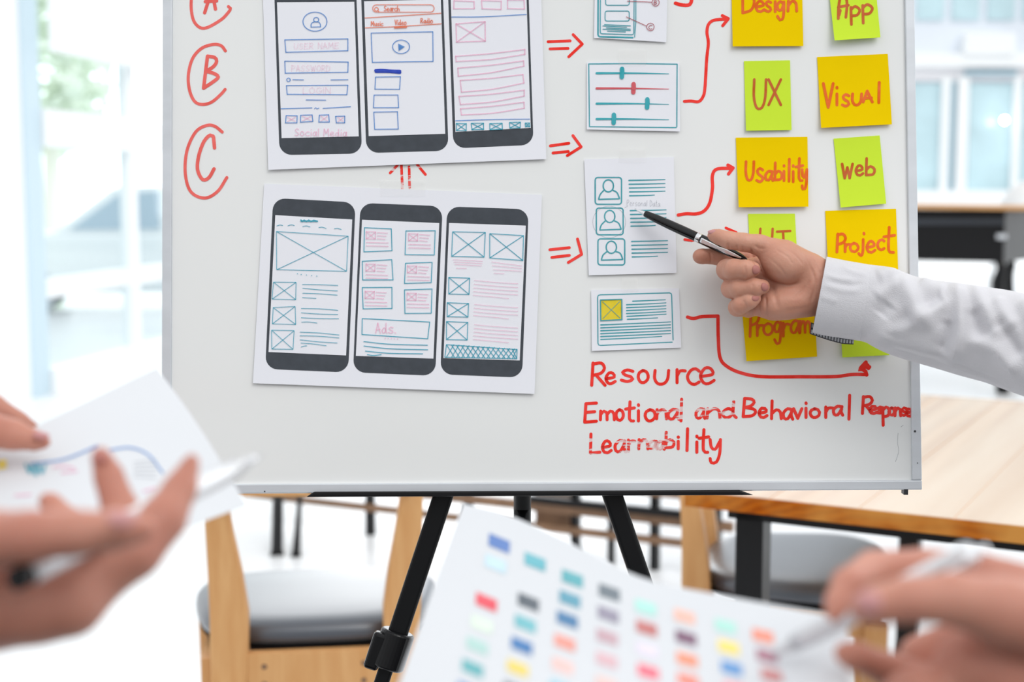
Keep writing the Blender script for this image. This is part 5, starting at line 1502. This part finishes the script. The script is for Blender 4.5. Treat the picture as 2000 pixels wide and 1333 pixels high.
SW = [
 [(975, 1062, (88, 128, 196)), (968, 1102, (200, 228, 240)), None, (950, 1177, (240, 82, 98)), (941, 1220, (226, 242, 226)), (932, 1262, (184, 222, 216)), (923, 1306, (104, 186, 192)), (914, 1350, (90, 140, 200))],
 [(1045, 1098, (92, 180, 194)), None, (1032, 1177, (92, 102, 112)), (1026, 1219, (112, 190, 200)), (1019, 1262, (52, 122, 186)), (1011, 1306, (248, 222, 110)), (1004, 1350, (96, 104, 112))],
 [(1118, 1131, (92, 178, 188)), (1113, 1171, (84, 158, 182)), (1108, 1211, (62, 124, 172)), (1103, 1256, (246, 164, 150)), (1099, 1301, (250, 208, 202)), (1095, 1346, (150, 210, 230))],
 [(1190, 1158, (110, 122, 132)), (1188, 1201, (150, 144, 164)), (1186, 1245, (208, 172, 182)), (1185, 1290, (228, 186, 194)), (1184, 1336, (246, 214, 208))],
 [(1261, 1187, (176, 232, 222)), (1263, 1228, (206, 124, 122)), (1264, 1270, (234, 224, 240)), (1266, 1313, (246, 108, 130)), (1268, 1357, (240, 200, 200))],
 [(1337, 1205, (252, 200, 184)), (1340, 1247, (126, 84, 112)), (1342, 1289, (244, 150, 116)), (1344, 1330, (246, 140, 120))],
 [(1417, 1224, (180, 234, 222)), (1423, 1265, (252, 230, 116)), (1429, 1306, (84, 150, 214)), (1434, 1347, (246, 170, 186))],
 [(1490, 1243, (244, 146, 122)), (1498, 1282, (170, 110, 130)), (1507, 1320, (206, 128, 128)), (1515, 1358, (240, 190, 180))],
]
kk_ = 0
for ci, col in enumerate(SW):
    for ri, e in enumerate(col):
        if e is None: continue
        x, y, c = e
        sl = .42 - .018 * ci * 1.6
        hw, hh = 20.5, 12.0
        dx, dy = hw, hw * sl
        vx = -2.2 + ci * .7
        quad = [(x - dx + .4 * vx * -1, y - dy - hh), (x + dx - .4 * vx, y + dy - hh), (x + dx + .4 * vx, y + dy + hh), (x - dx + .4 * vx, y - dy + hh)]
        kk_ += 1
        m = ink('swatch_ink', tuple(v * .88 + .035 for v in lin(c)), scale=20)
        g = G(); vv = []
        for j in range(3):
            for i in range(4):
                p = bil(quad, i / 3, j / 2); vv.append(CH(p.x, p.y, .0016))
        g.add(vv, [(j * 4 + i, j * 4 + i + 1, (j + 1) * 4 + i + 1, (j + 1) * 4 + i) for j in range(2) for i in range(3)])
        build('color_swatch', g, m, cc)

H = Hand()
H.chain([(3050, 1850, 185, .66), (2750, 1670, 172, .64), (2420, 1480, 150, .62), (2240, 1390, 135, .62), (2090, 1310, 115, .615)], False)
H.chain([(2090, 1320, 110, .615), (1975, 1320, 88, .61), (1900, 1300, 74, .61)], False)
H.chain([(2080, 1230, 90, .60), (1960, 1195, 70, .59), (1860, 1170, 53, .583), (1770, 1172, 45, .58), (1715, 1182, 38, .58), (1684, 1188, 30, .582)])            # thumb
H.chain([(2040, 1180, 70, .665), (1900, 1120, 44, .672), (1800, 1110, 38, .668), (1705, 1110, 35, .655), (1655, 1140, 31, .634), (1634, 1178, 25, .626), (1629, 1200, 20, .622)])   # index
H.chain([(1960, 1330, 66, .65), (1830, 1350, 46, .655), (1735, 1310, 36, .65), (1672, 1283, 29, .64), (1650, 1277, 24, .637)])                # middle
H.chain([(2000, 1280, 80, .66), (1890, 1265, 58, .672), (1800, 1285, 46, .678)], False)
H.chain([(1980, 1370, 60, .62), (1870, 1370, 52, .61), (1795, 1345, 44, .605), (1760, 1350, 36, .61)])
V, F = H.mesh(.0022, kp=.012, kf=.006, kk=.003, iters=3)
pd = np_mesh('person', V, F, M['skin_red'])
tag(pd, 'person writing on the colour chart with a silver pen, lower right foreground', 'person')
nail(pd, 1697, 1176, .563, 26, 24, -8, (-.35, .35, .87), 'nail')
q0, q1 = P(1508, 1280, .685), P(1898, 1080, .612)
rp = empty('ballpoint_pen', q0, 'silver pen held over the colour chart at the lower right', 'pen')
build('tip', G().lathe(q0, q1, [(0, .0007), (.05, .0022), (.13, .0040)]), M['pen_white'], rp, smooth=True)
build('barrel', G().lathe(q0, q1, [(.125, .0042), (.2, .0047), (.6, .0052), (.985, .0052), (1, .0044)]), M['pen_white'], rp, smooth=True)
c = q0.lerp(q1, .80) + CZ * .0052
build('clip', G().bar(c, c + (q1 - q0).normalized() * .030, .004, .002, CY), M['silver'], rp, bevel=.0005)
